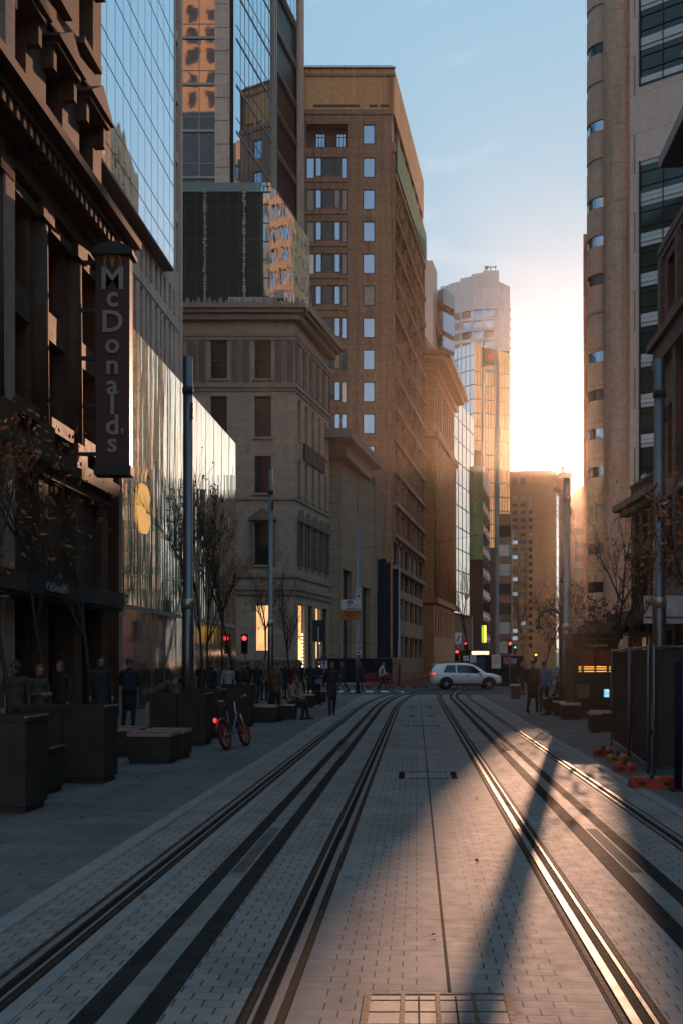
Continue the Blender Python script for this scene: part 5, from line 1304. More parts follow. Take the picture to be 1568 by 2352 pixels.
foot(1385, 1737, m_red, .32, 'farthest red fence foot'); foot(1418, 1752, m_yel, .34, 'ochre fence foot between the red ones'); foot(1434, 1774, m_red, .32, 'red fence foot next to the ochre one'); foot(1496, 1809, m_red, .60, 'long red fence foot nearest the camera')

# --- telephone kiosk
kx, kz = X(1365, 30.8), 30.8
kb = thing('telephone_kiosk', 'dark telephone kiosk with flat roof and amber strip lights', 'kiosk', (kx, kz, 0))
mb = MB(); mb.box(-.66, .66, 0, 1.0, 0, 2.15); mb.build('cabin', m_black, kb, world=False)
mb = MB(); mb.box(-.74, .8, -.25, 1.25, 2.45, 2.62); mb.build('roof', m_darkmetal, kb, world=False)
mb = MB(); mb.box(-.66, .66, -.02, 1.0, 2.16, 2.44); mb.build('fascia', m_darkmetal, kb, world=False)
addtext(kb, 'Telephone', .165, M('pale fascia letters', (.5, .38, .26), streak=0), (.02, -.03, 2.215))
mb = MB(); mb.box(-.44, -.02, -.015, -.003, 1.64, 2.1); mb.box(.02, .46, -.015, -.003, 1.64, 2.1); mb.build('timber_panel', M('warm timber panel', (.22, .085, .03), rough=.35, var=.3, scale=3), kb, world=False)
mb = MB()
for z in (1.44, 1.52, 1.585):
    for a, b in ((-.5, -.42), (-.34, -.02), (.04, .36), (.44, .52)): mb.box(a, b, -.02, -.004, z, z+.025)
mb.build('strip_light', emit('amber strips', (1.0, .45, .10), .8), kb, world=False)
mb = MB(); mb.box(-.55, -.17, -.02, -.004, .62, 1.05); mb.build('notice', m_roofgrey, kb, world=False)
mb = MB(); mb.box(.28, .44, -.02, -.004, .66, .9); mb.build('screen', e_screen, kb, world=False)
mb = MB(); mb.box(.47, .57, -.02, -.004, .58, .98); mb.build('notice', m_greytrim, kb, world=False)
mb = MB(); mb.box(-.03, .03, -.03, -.004, 1.62, 2.44); mb.build('mullion', m_black, kb, world=False)
# --- white banner board, signs, signals
t = thing('banner_board', 'white banner board with grey stripe behind the right tram pole', 'banner', (X(1525, 30), 30, 0)); c = t['_base']
x0, x1 = X(1478, 30), X(1600, 30)
mb = MB(); mb.box(x0, x1, 30, 30.06, H(1432, 30), H(1368, 30)); mb.build('board', M('cool white board', (.70, .72, .82), rough=.5, streak=.03), t)
mb = MB(); mb.box(x0+.02, x1-.02, 29.985, 29.998, H(1420, 30), H(1416, 30)); mb.build('stripe', m_roofgrey, t)
for a in (x0+.1, x1-.15):
    mb = MB(); mb.box(a, a+.06, 30.07, 30.13, 0, H(1370, 30)); mb.build('support', m_black, t)
def signboard(name, label, x0, x1, y0, y1, Z, m, back=.03, post=True, cat='sign', group=None):
    t = thing(name, label, cat, (X((x0+x1)/2, Z), Z, 0), group=group)
    mb = MB(); mb.box(X(x0, Z), X(x1, Z), Z-back, Z, H(y1, Z), H(y0, Z)); mb.build('panel', m, t)
    if post:
        xc = X((x0+x1)/2, Z); mb = MB(); mb.tube([(xc, Z+.04, 0), (xc, Z+.04, H(y0, Z))], .035, 8); mb.build('post', m_steelpole, t)
    return t
m_bluei = M('blue ink', (.05, .08, .3), streak=0, bmp=0); m_redi = M('red ink', (.45, .04, .04), streak=0, bmp=0); m_greyi = M('grey ink', (.2, .2, .22), streak=0, bmp=0)
def mark(t, m, Z, *rects, name='marking', d=.034):
    mb = MB()
    for x0, x1, y0, y1 in rects: mb.box(X(x0, Z), X(x1, Z), Z-d-.004, Z-d, H(y1, Z), H(y0, Z))
    mb.build(name, m, t)
def disc(t, m, x, y, Z, r, name='symbol', d=.036, ring_=None):
    mb = MB(); n = 20; c = (X(x, Z), H(y, Z))
    for i in range(n):
        a, b = 2*math.pi*i/n, 2*math.pi*(i+1)/n; r0 = r*(ring_ or 0)
        P = lambda q, rr: (c[0]+rr*math.cos(q), Z-d, c[1]+rr*math.sin(q))
        mb.quad(P(a, r0), P(a, r), P(b, r), P(b, r0)) if r0 else mb.quad(P(a, r), P(b, r), (c[0], Z-d, c[1]))
    mb.build(name, m, t)
t = signboard('camera_sign', 'white notice sign with blue camera symbol at the crossing', 783, 828, 1377, 1400.5, 55.7, m_whitep, post=False)
mark(t, m_bluei, 55.7, (797, 809, 1380, 1387), (801, 805, 1378.5, 1380), (796, 806, 1390, 1391.5), (810, 821, 1390, 1391.5), (794, 824, 1396, 1398)); disc(t, m_whitep, 803, 1383.5, 55.7, .05, 'lens', .040)
t = signboard('roadwork_sign', 'orange roadworks sign hanging under the white camera notice', 783, 828, 1401.5, 1424, 55.7, m_orange, post=False)
mark(t, m_black, 55.7, (788, 822, 1407, 1409), (792, 815, 1413, 1415))
t = signboard('parking_sign', 'small white sign with red ring above the camera notice', 816, 828, 1351, 1376, 55.8, m_whitep, post=False); disc(t, m_redi, 822, 1358, 55.8, .12, 'symbol', .034, .7); mark(t, m_greyi, 55.8, (818, 826, 1366, 1373))
t = signboard('turn_sign', 'small white sign with red disc low on the sign pole', 816, 828, 1481, 1504, 55.8, m_whitep, post=False); disc(t, m_redi, 822, 1488, 55.8, .13, 'symbol', .034, .55); mark(t, m_greyi, 55.8, (818, 826, 1496, 1501))
t = signboard('arrow_sign', 'white sign with slanting dark arrow above the white car', 1044, 1059, 1453, 1479, 71, m_whitep)
mb = MB(); Z = 70.96
mb.quad(*[(X(a, Z), Z, H(b, Z)) for a, b in ((1047, 1472), (1049.5, 1473.5), (1056, 1460.5), (1053.5, 1459))]); mb.build('arrow', m_black, t)
t = signboard('lit_sign', 'lime and amber lit vertical sign down the far street', 1105, 1115, 1436, 1476, 110, e_lime); mb = MB(); mb.box(X(1111, 110), X(1115, 110), 109.9, 109.96, H(1475, 110), H(1437, 110)); mb.build('amber_edge', e_amber, t)
t = signboard('stop_sign', 'blue and white sign with red cross bar beside the man in the suit', 737, 752, 1505, 1535, 48, m_whitep); mark(t, m_bluei, 48, (737.2, 751.8, 1505.3, 1518)); mark(t, m_redi, 48, (743, 746, 1516, 1534), (740, 749, 1522, 1524), d=.04)
for x0, x1, y0, y1, m, lab in ((1128, 1149, 1504, 1535, m_whitep, 'white printed poster on the hoarding right of the car'), (1155, 1167, 1509, 1525, m_orange, 'orange poster on the hoarding right of the car'), (1172, 1185, 1512, 1524, M('lilac poster', (.3, .3, .6), streak=0), 'lilac poster on the hoarding right of the car'), (1063, 1075, 1506, 1518, m_whitep, 'small pale poster above the car roof'), (1078, 1092, 1504, 1522, m_whitep, 'taller pale poster above the car roof')):
    t = signboard('poster', lab, x0, x1, y0, y1, 69.95, m, post=False, group='posters on the blue hoarding')
    for k in range(4): mark(t, m_greyi, 69.95, (x0+2, x1-2-(k % 2)*3, y0+4+5*k, y0+5.5+5*k))
def hoard(x0, x1, y0, Z, m, label):
    t = thing('hoarding', label, 'hoarding', (X(x0, Z), Z, 0), group='site hoardings beyond the crossing')
    mb = MB(); n = max(1, round((X(x1, Z)-X(x0, Z))/1.3)); w = (X(x1, Z)-X(x0, Z))/n
    for i in range(n): mb.box(X(x0, Z)+w*i+.008, X(x0, Z)+w*(i+1)-.008, Z, Z+.06, .02, H(y0, Z))
    mb.build('panel', m, t)
    mb = MB(); mb.box(X(x0, Z), X(x1, Z), Z+.065, Z+.14, H(y0, Z)-.3, H(y0, Z)-.2)
    for i in range(n+1): mb.box(X(x0, Z)+w*i-.03, X(x0, Z)+w*i+.03, Z+.065, Z+.14, 0, H(y0, Z)-.31)
    mb.build('brace', m_darkmetal, t)
hoard(1062, 1112, 1509, 70, m_blue, 'blue site hoarding behind the white car'); hoard(1113, 1200, 1506, 70.02, m_navy, 'dark navy hoarding with posters right of the car'); hoard(1311, 1396, 1508, 66, m_blue, 'blue hoarding panel behind the right hand people'); hoard(700, 900, 1512, 78, m_navy, 'dark hoarding along the foot of the stone annex')
def signal(x, y, Z, lens, label, on='red', hs=1.0):
    t = thing('traffic_signal', label, 'traffic signal', (X(x, Z), Z, 0), group='traffic signals around the crossing'); c = t['_base']; z = H(y, Z)
    mb = MB(); mb.box(c[0]-.16*hs, c[0]+.16*hs, Z-.1, Z+.12, z-.78*hs, z+.22*hs); mb.build('housing', m_black, t)
    mb = MB(); mb.tube([(c[0], Z+.15, 0), (c[0], Z+.15, z-.1)], .05, 8); mb.build('post', m_steelpole, t)
    for k, m in enumerate((lens, None, None)):
        mb = MB(); mb.tube([(c[0], Z-.12, z-.28*k*hs), (c[0], Z-.101, z-.28*k*hs)], .11*hs, 14); mb.build('lens', m if m else m_groove, t)
        mb = MB()
        for i in range(8):
            a, b = math.pi*i/8, math.pi*(i+1)/8
            P = lambda q, yy: (c[0]+.125*hs*math.cos(q), yy, z-.28*k*hs+.125*hs*math.sin(q))
            mb.quad(P(a, Z-.1), P(b, Z-.1), P(b, Z-.26), P(a, Z-.26))
        mb.build('visor', m_black, t)
signal(562, 1466, 50, e_red, 'red traffic signal in front of the grey building shop window')
signal(1048, 1497, 66, e_red, 'red traffic signal above the roof of the white car', hs=.8)
signal(1170, 1478, 69, e_red, 'red traffic signal right of the car beside the green one', hs=.9)
signal(1181.5, 1487, 71, e_greenl, 'small green signal beside the red one right of the car', hs=.6)
signal(1229, 1504, 75, e_amber, 'amber signal lamp low at the right of the crossing', hs=.7)
signal(1340, 1505, 62, e_red, 'red signal above the blue hoarding panel on the right', hs=.8)
signal(1068, 1478, 140, e_red, 'distant red lamp down the street left of the lime sign', hs=1.1)
t = thing('traffic_signal', 'black backed traffic signal head turned away by the string lit window', 'traffic signal', (X(730, 47), 47, 0), group='traffic signals around the crossing'); c = t['_base']
mb = MB(); mb.box(c[0]-.25, c[0]+.27, 47, 47.06, H(1474, 47), H(1424, 47)); mb.build('backboard', m_black, t)
mb = MB(); mb.box(c[0]-.17, c[0]+.17, 47.07, 47.35, H(1470, 47), H(1428, 47)); mb.build('housing', m_black, t)
mb = MB(); mb.tube([(c[0]+.02, 46.9, 0), (c[0]+.02, 46.9, H(1440, 47))], .055, 8); mb.build('post', m_steelpole, t)
# swan neck lamp and orange barriers
t = thing('swan_neck_lamp', 'black swan neck street lamp arching over the right footpath', 'street lamp', (X(1290, 52), 52, 0)); c = t['_base']
mb = MB(); pts = [(c[0], 52, 0), (c[0], 52, 3.2)]
cxa = X(1263, 52); ra = c[0]-cxa
pts += [(cxa+ra*math.cos(a), 52, 3.9+ra*.95*math.sin(a)) for a in [math.pi*k/10 for k in range(0, 11)]]+[(cxa-ra, 52, 3.7)]
mb.tube(pts, [.09, .09]+[.08]*11+[.06], 8); mb.build('post', m_black, t)
mb = MB(); mb.tube([(cxa-ra, 52, 3.75), (cxa-ra, 52, 3.55), (cxa-ra, 52, 3.45)], [.05, .16, .18], 10); mb.build('lamp_shade', m_black, t)
for i in range(6):
    x = 838+26*i; Z = 66.5+.25*i
    t = thing('mesh_barrier', ('leftmost orange mesh barrier by the hoarding', 'second orange mesh barrier from the left', 'third orange mesh barrier from the left', 'orange mesh barrier behind the crossing man', 'orange mesh barrier right of the crossing man', 'orange mesh barrier nearest the rear of the white car')[i], 'barrier', (X(x, Z), Z, 0), group='orange mesh barriers at the far kerb')
    F = Face((X(x, Z), Z), (X(x+25, Z), Z+.2))
    mb = MB()
    for k in range(9): mb.fbox(F, F.L*k/9, F.L*k/9+.025, 0, .02, .1, 1.0)
    for k in range(4): mb.fbox(F, 0, F.L, .021, .035, .12+.28*k, .15+.28*k)
    mb.build('mesh', m_red, t)
    mb = MB(); mb.fbox(F, .1, .3, -.2, .3, 0, .08); mb.build('foot', m_black, t)

# --- bus far down the street
t = thing('city_bus', 'distant bus with a lit destination panel behind the car roof', 'bus', (X(1102, 118), 118, 0)); c = t['_base']
mb = MB(); mb.box(c[0]-1.25, c[0]+1.25, 118, 128, .35, 3.2); mb.build('body', m_dstone, t)
mb = MB(); mb.box(c[0]-1.1, c[0]+1.1, 117.93, 117.99, 1.2, 2.5); mb.build('windscreen', g_dark, t)
mb = MB(); mb.box(c[0]-1.0, c[0]+1.0, 117.92, 117.99, 2.62, 3.0); mb.build('destination_panel', e_head, t)
for s in (-.95, .95):
    mb = MB(); mb.ell((c[0]+s, 117.95, .8), (.14, .08, .1), 8, 6); mb.build('headlight', e_head, t)
    mb = MB(); torus(mb, (c[0]+s, 119.5, .45), .35, .12, (1, 0, 0), 16, 6); mb.build('wheel', m_rubber, t)

# --- overhead wires between the poles
def wire(a, b, label, sag=.25, r=.012):
    mb = MB(); pts = []
    for i in range(13):
        q = i/12; pts.append((a[0]+(b[0]-a[0])*q, a[1]+(b[1]-a[1])*q, a[2]+(b[2]-a[2])*q-sag*4*q*(1-q)))
    mb.tube(pts, r, 5); tag(mb.build('span_wire', m_black), label, 'wire', 'span wires over the crossing')
wire((X(821, 56), 56, 8.2), (X(1301, 40.5), 40.5, 8.0), 'thin span wire from the sign pole to the right tram pole', .5, .01)
# ------------------------------------------------------------------ people
m_skin = M('skin', (.36, .19, .125), rough=.55, var=.08, streak=0, bmp=0)
m_hair_d = M('dark hair', (.022, .016, .013), rough=.5, var=.2, streak=0, bmp=.2); m_hair_b = M('brown hair', (.11, .055, .028), rough=.5, var=.2, streak=0, bmp=.2); m_hair_f = M('fair hair', (.32, .22, .12), rough=.5, var=.2, streak=0, bmp=.2)
m_shoe = M('dark shoes', (.02, .018, .017), rough=.5, streak=0, bmp=0)
def cloth(n, c): return M(n, c, rough=.85, var=.2, scale=5, streak=0, bmp=.15, bscale=60)
c_black = cloth('black cloth', (.036, .034, .036)); c_suit = cloth('dark suit cloth', (.038, .036, .042)); c_brown = cloth('brown jacket cloth', (.13, .075, .04)); c_pink = cloth('dusty pink cloth', (.36, .22, .20)); c_grey = cloth('grey cloth', (.16, .155, .155)); c_lgrey = cloth('pale grey cloth', (.38, .37, .38)); c_navy = cloth('navy cloth', (.025, .03, .055)); c_white = cloth('white cloth', (.62, .61, .62)); c_olive = cloth('olive cloth', (.075, .07, .045)); c_jean = cloth('denim cloth', (.05, .06, .085)); c_blue = cloth('blue cloth', (.12, .17, .36)); c_maroon = cloth('maroon cloth', (.14, .03, .035))

def lerp(a, b, q): return tuple(x+(y-x)*q for x, y in zip(a, b))
POSES = {
 'stand': dict(pel=(0, 0, .95), che=(0, .01, 1.28), nek=(0, .01, 1.48), hed=(0, -.02, 1.63), sh=((-.185, .01, 1.42), (.185, .01, 1.42)), el=((-.25, .03, 1.14), (.25, .03, 1.14)), ha=((-.25, -.05, .88), (.25, -.05, .88)), hp=((-.09, 0, .92), (.09, 0, .92)), kn=((-.11, -.02, .5), (.11, -.02, .5)), an=((-.12, .02, .08), (.13, .02, .08)), fd=((-.03, -1, 0), (.03, -1, 0))),
 'walk': dict(pel=(0, 0, .94), che=(0, -.02, 1.27), nek=(0, -.03, 1.47), hed=(0, -.06, 1.62), sh=((-.185, -.02, 1.41), (.185, -.02, 1.41)), el=((-.25, .12, 1.15), (.25, -.08, 1.14)), ha=((-.24, .10, .90), (.23, -.26, .96)), hp=((-.09, 0, .91), (.09, 0, .91)), kn=((-.1, -.2, .52), (.1, .04, .5)), an=((-.1, -.26, .09), (.1, .30, .13)), fd=((0, -1, .05), (0, -.9, -.35))),
 'hold': dict(pel=(0, 0, .95), che=(0, .01, 1.28), nek=(0, .0, 1.48), hed=(0, -.04, 1.62), sh=((-.185, .01, 1.42), (.185, .01, 1.42)), el=((-.24, -.02, 1.14), (.24, -.02, 1.14)), ha=((-.10, -.27, 1.16), (.10, -.27, 1.16)), hp=((-.09, 0, .92), (.09, 0, .92)), kn=((-.10, -.03, .5), (.12, 0, .5)), an=((-.11, .0, .08), (.14, .04, .08)), fd=((-.1, -1, 0), (.1, -1, 0))),
 'sit': dict(pel=(0, 0, .56), che=(0, -.05, .88), nek=(0, -.09, 1.07), hed=(0, -.15, 1.21), sh=((-.185, -.07, 1.01), (.185, -.07, 1.01)), el=((-.25, -.16, .76), (.25, -.16, .76)), ha=((-.12, -.36, .68), (.12, -.36, .68)), hp=((-.09, -.02, .55), (.09, -.02, .55)), kn=((-.11, -.45, .54), (.12, -.43, .54)), an=((-.11, -.42, .08), (.13, -.52, .08)), fd=((0, -1, 0), (0, -1, 0))),
 'bend': dict(pel=(0, .12, .92), che=(0, -.16, 1.12), nek=(0, -.32, 1.18), hed=(0, -.46, 1.22), sh=((-.185, -.26, 1.15), (.185, -.26, 1.15)), el=((-.22, -.34, .88), (.22, -.34, .88)), ha=((-.16, -.44, .64), (.16, -.44, .64)), hp=((-.09, .12, .90), (.09, .12, .90)), kn=((-.11, .06, .5), (.11, .06, .5)), an=((-.12, .1, .08), (.13, .1, .08)), fd=((0, -1, 0), (0, -1, 0))),
}
def capsule(mb, a, b, ra, rb, n=12):
    pts = []; rs = []
    a, b = Vector(a), Vector(b); d = (b-a).normalized()
    for q in (-1, -.7, 0): pts.append(a+d*ra*q); rs.append(ra*math.sqrt(max(0.02, 1-q*q)))
    for q in (0, .7, 1): pts.append(b+d*rb*q); rs.append(rb*math.sqrt(max(0.02, 1-q*q)))
    mb.tube(pts, rs, n)
_pm = {}
def body_mesh(pose, coat):
    key = (pose, coat)
    if key in _pm: return _pm[key]
    J = POSES[pose]; mb = MB(); bones = []
    up = (Vector(J['che'])-Vector(J['pel'])).normalized()
    side = Vector((1, 0, 0))
    def slab(c, w, d, h):   # ellipsoid aligned to the spine
        b0 = len(mb.v); fwd = side.cross(up)
        mb.ell((0, 0, 0), (w, d, h), 14, 10)
        for k in range(b0, len(mb.v)):
            v = mb.v[k]; mb.v[k] = tuple(Vector(c)+side*v[0]-fwd*v[1]*-1+up*v[2])
    pel, che, nek, hed = (Vector(J[k]) for k in ('pel', 'che', 'nek', 'hed'))
    f = 1.12 if coat else 1.0
    slab(pel, .172*f, .125*f, .15); slab(lerp(pel, che, .38), .15*f, .112*f, .17); slab(lerp(pel, che, .75), .168*f, .118*f, .18); slab(lerp(che, nek, .3), .178*f, .115*f, .15)
    capsule(mb, lerp(che, J['sh'][0], .92), lerp(che, J['sh'][1], .92), .075*f, .075*f)
    if coat: capsule(mb, pel-Vector((0, 0, .05)), pel+(Vector((0, -.02, -.28)) if pose not in ('sit',) else Vector((0, -.1, -.05))), .165, .175, 14)
    bones += [(pel, che, 1, .16), (che, nek, 1, .13)]
    capsule(mb, lerp(che, nek, .7), lerp(nek, hed, .6), .062, .055); bones.append((lerp(che, nek, 1.12), lerp(nek, hed, .6), 0, .06))
    # head: skull, jaw, nose, ears, brow
    hx = Vector(J['hed']); hd = (hx-nek).normalized(); fw = Vector((0, -1, 0)); fw = (fw-hd*fw.dot(hd)).normalized()
    def he(a, b, r): c = hx+fw*a+hd*b; mb.ell(c, r, 12, 10)
    he(-.012, .035, (.077, .096, .100)); he(.022, -.045, (.058, .070, .068)); he(.036, -.085, (.034, .036, .030))
    for sgn in (-1, 1): mb.ell(hx+Vector((sgn*.078, 0, 0))+hd*-.005+fw*-.01, (.014, .026, .034), 8, 6)
    mb.tube([hx+fw*.082+hd*.025, hx+fw*.108+hd*-.022, hx+fw*.085+hd*-.032], [.012, .017, .012], 8)
    he(.076, .042, (.05, .018, .012)); he(.078, -.062, (.026, .014, .009))
    bones.append((hx-hd*.07, hx+hd*.07, 0, .09))
    for i in (0, 1):
        s, e, h = (Vector(J[k][i]) for k in ('sh', 'el', 'ha'))
        capsule(mb, s, e, .060*f, .046*f); capsule(mb, e, h, .046*f, .030*f)
        bones += [(s, e, 1, .055), (e, lerp(e, h, .86), 1, .045)]
        d = (h-e).normalized(); capsule(mb, h, h+d*.075, .030, .036); mb.ell(h+d*.06, (.038, .03, .05), 10, 8); bones.append((h+d*.01, h+d*.1, 0, .035))
        hp, k, a = (Vector(J[q][i]) for q in ('hp', 'kn', 'an'))
        capsule(mb, hp, k, .092, .062); capsule(mb, k, lerp(k, a, .35), .060, .060); capsule(mb, lerp(k, a, .3), a, .060, .045)
        bones += [(hp, k, 2, .08), (k, a, 2, .06)]
        fd = Vector(J['fd'][i]).normalized(); capsule(mb, a+Vector((0, 0, -.02))-fd*.04, a+fd*.17+Vector((0, 0, -.045)), .048, .036); bones.append((a-fd*.06+Vector((0, 0, -.06)), a+fd*.18+Vector((0, 0, -.06)), 3, .04))
    me = mb.mesh('t', m_skin); ob = bpy.data.objects.new('t', me); COL.objects.link(ob)
    md = ob.modifiers.new('r', 'REMESH'); md.mode = 'VOXEL'; md.voxel_size = .0145; md.use_smooth_shade = True
    sm = ob.modifiers.new('s', 'SMOOTH'); sm.factor = .5; sm.iterations = 3
    dg = bpy.context.evaluated_depsgraph_get(); out = bpy.data.meshes.new_from_object(ob.evaluated_get(dg)); bpy.data.objects.remove(ob)
    out.materials.clear()
    for m in (m_skin, c_black, c_suit, m_shoe): out.materials.append(m)
    idx = []
    for p in out.polygons:
        c = p.center; best = None
        for a, b, mi, r in bones:
            ab = b-a if isinstance(b, Vector) and isinstance(a, Vector) else Vector(b)-Vector(a); a = Vector(a)
            q = max(0, min(1, (c-a).dot(ab)/max(ab.length_squared, 1e-9))); d = (c-(a+ab*q)).length/r
            if best is None or d < best[0]: best = (d, mi)
        idx.append(best[1])
    # unequal bent fingers and a thumb joined to the same body mesh
    fb2 = MB()
    for i in (0, 1):
        e, h = Vector(J['el'][i]), Vector(J['ha'][i]); d = (h-e).normalized(); inw = Vector((1 if i == 0 else -1, 0, 0)); inw = (inw-d*inw.dot(d)).normalized(); fr = d.cross(inw).normalized()
        if fr.y > 0: fr = -fr
        for k, ln in enumerate((.072, .082, .076, .06)):
            b = h+d*.095+fr*(.024-.016*k); fb2.tube([b, b+d*ln*.5+inw*.008, b+d*ln*.85+inw*.03], [.0095, .009, .007], 6)
        b = h+d*.045+fr*.03; fb2.tube([b, b+d*.03+fr*.022+inw*.01, b+d*.06+fr*.024+inw*.02], [.012, .0105, .008], 6)
    me2 = fb2.mesh('f', m_skin)
    import bmesh
    bm = bmesh.new(); out.polygons.foreach_set('material_index', idx); bm.from_mesh(out); bm.from_mesh(me2); bm.to_mesh(out); bm.free(); bpy.data.meshes.remove(me2)
    out.polygons.foreach_set('use_smooth', [True]*len(out.polygons)); out.name = 'person'
    _pm[key] = (out, hx, hd, fw); return _pm[key]
def person(x, Z, pose, rot, top, leg, hair, label, coat=False, size=1.0, longhair=False, z=0, hat=None, group=None):
    me, hx, hd, fw = body_mesh(pose, coat)
    o = bpy.data.objects.new('person', me); COL.objects.link(o); o.location = (X(x, Z), Z, z); o.rotation_euler = (0, 0, rot); o.scale = (size,)*3
    for k, m in ((1, top), (2, leg)):
        o.material_slots[k].link = 'OBJECT'; o.material_slots[k].material = m
    mb = MB(); n = 14
    b0 = 0; mb.ell((0, 0, 0), (.088, .105, .105), 16, 12)
    for k in range(len(mb.v)):
        v = Vector(mb.v[k])
        if v.y < -.045 and v.z < .055: v.y = -.03
        if v.z < -.02: v.z = -.02-(.0 if not longhair else -v.z*1.6)
        c = hx-fw*.012+hd*.04; mb.v[k] = tuple(c+Vector((v.x, 0, 0))+fw*(-v.y)+hd*v.z)
    h = mb.build('hair', hair if hat is None else hat, None); h.parent = o
    if hat is not None:
        mb = MB(); mb.tube([hx+hd*.055+fw*.08, hx+hd*.045+fw*.17], [.06, .05], 8); b = mb.build('cap_peak', hat, None); b.parent = o
    tag(o, label, 'person', group or 'people in the street')
    return o
PI = math.pi
person(762, 32.8, 'walk', .15, c_suit, c_suit, m_hair_d, 'man in a dark suit walking towards the camera by the left rail', True)
person(633, 29.4, 'stand', 2.6, c_brown, c_black, m_hair_b, 'person in brown jacket standing with their back turned')
person(668, 30.4, 'sit', 1.25, c_pink, c_black, m_hair_b, 'seated person in dusty pink top facing the tracks', z=-.02)
person(877, 61.6, 'walk', 1.3, c_white, c_black, m_hair_d, 'person in white top crossing the road left of the car')
person(826, 60.0, 'stand', 2.9, c_black, c_navy, m_hair_d, 'dark dressed person waiting by the sign pole')
person(297, 25.5, 'hold', 2.9, c_black, c_black, m_hair_d, 'tall person in black standing behind the left seat blocks', True, 1.04)
person(362, 24.3, 'bend', 1.9, c_olive, c_black, m_hair_d, 'person in grey brown top bending over by the planter', False, 1.03)
person(232, 23.5, 'stand', .5, c_black, c_black, m_hair_d, 'person in black beside the bronze glass shop end', True, 1.06)
person(36, 18.5, 'stand', .6, c_olive, c_black, m_hair_d, 'person in a pale cap at the far left edge', hat=c_jean)
person(88, 19.2, 'hold', .9, c_olive, c_black, m_hair_b, 'brown haired person in olive behind the near planter', False, .97, True)
person(140, 21.5, 'stand', -.5, c_black, c_black, m_hair_b, 'person in black leaning in beside the brown haired person')
person(525, 36.5, 'stand', .2, c_lgrey, c_jean, m_hair_b, 'person in pale grey top among the crowd by the mirror store', False, .96, True)
person(556, 35.5, 'walk', 2.9, c_black, c_black, m_hair_d, 'person in black walking away with an orange bag', True)
person(487, 34.5, 'stand', 1.0, c_navy, c_black, m_hair_d, 'person in navy near the thick tram pole')
person(462, 36.5, 'hold', -.6, c_black, c_black, m_hair_b, 'person in black just right of the thick tram pole')
person(590, 42, 'walk', .3, c_black, c_jean, m_hair_d, 'person in black jacket and jeans walking forward under the shop window')
person(607, 45, 'stand', 2.7, c_grey, c_black, m_hair_f, 'fair haired person in grey below the lit shop window')
person(654, 46, 'walk', .6, c_navy, c_black, m_hair_d, 'person in navy right of the slim tram pole', True)
person(676, 41.5, 'stand', -.4, c_maroon, c_black, m_hair_d, 'person in maroon scarf coat behind the seated person', True)
person(690, 49, 'walk', 2.6, c_black, c_black, m_hair_b, 'person in black walking away under the string lights')
person(713, 47, 'stand', .3, c_black, c_navy, m_hair_d, 'person in black below the turned away signal', True, .98)
person(728, 40.5, 'hold', .7, c_navy, c_black, m_hair_d, 'person in navy holding a pale blue bag')
person(570, 48, 'stand', 2.2, c_black, c_black, m_hair_d, 'person in black waiting below the red signal')
person(788, 58, 'walk', -1.1, c_black, c_black, m_hair_d, 'dark figure at the kerb right of the man in the suit')
person(1222, 34, 'walk', 2.75, c_black, c_black, m_hair_d, 'person in long black coat walking away on the right', True, 1.03)
person(1248, 35, 'walk', 2.95, c_blue, c_black, m_hair_d, 'person in blue top walking beside the long black coat')
person(1291, 32.6, 'sit', -1.7, c_olive, c_black, m_hair_b, 'brown haired seated person on the right seat blocks', z=-.02)
person(1196, 52, 'stand', .6, c_black, c_black, m_hair_d, 'small dark figure at the right crossing corner')
# things they carry
def bag(x, Z, z, w, d, h, m, label, name='handbag', cat='bag', rot=0):
    t = thing(name, label, cat, (X(x, Z), Z, z), rot)
    mb = MB(); n = 10
    prof = [(1, 0), (1.06, .35), (.96, .75), (.78, 1)]
    for (a, za), (b, zb) in zip(prof, prof[1:]):
        P = lambda q, zz: [(-w/2*q, -d/2*q, zz*h), (w/2*q, -d/2*q, zz*h), (w/2*q, d/2*q, zz*h), (-w/2*q, d/2*q, zz*h)]
        A, B = P(a, za), P(b, zb)
        for i in range(4): mb.quad(A[i], A[(i+1) % 4], B[(i+1) % 4], B[i])
    q = .78; mb.quad((-w/2*q, -d/2*q, h), (w/2*q, -d/2*q, h), (w/2*q, d/2*q, h), (-w/2*q, d/2*q, h)); mb.quad((-w/2, -d/2, 0), (w/2, -d/2, 0), (w/2, d/2, 0), (-w/2, d/2, 0))
    mb.build('pouch', m, t, world=False)
    mb = MB(); mb.tube([(-w*.25, 0, h), (-w*.2, 0, h+.12), (w*.2, 0, h+.12), (w*.25, 0, h)], .012, 6); mb.build('strap', m_shoe, t, world=False)
bag(352, 23.6, .42, .34, .18, .36, c_pink, 'dusty pink bag hanging beside the bending person')
bag(560.5, 35.2, .72, .2, .12, .3, m_red, 'orange red bag on the person walking past the crowd')
bag(733, 40.1, .86, .3, .16, .2, c_blue, 'pale blue bag held near the turned away signal')
bag(299, 25.33, 1.02, .3, .2, .44, c_navy, 'dark navy backpack on the tall person in black', 'backpack', 'backpack')
bag(874.5, 61.5, 1.0, .3, .2, .42, c_grey, 'grey backpack on the person crossing the road', 'backpack', 'backpack')
bag(1222.5, 33.85, .98, .3, .2, .42, c_black, 'black backpack on the person in the long coat', 'backpack', 'backpack')

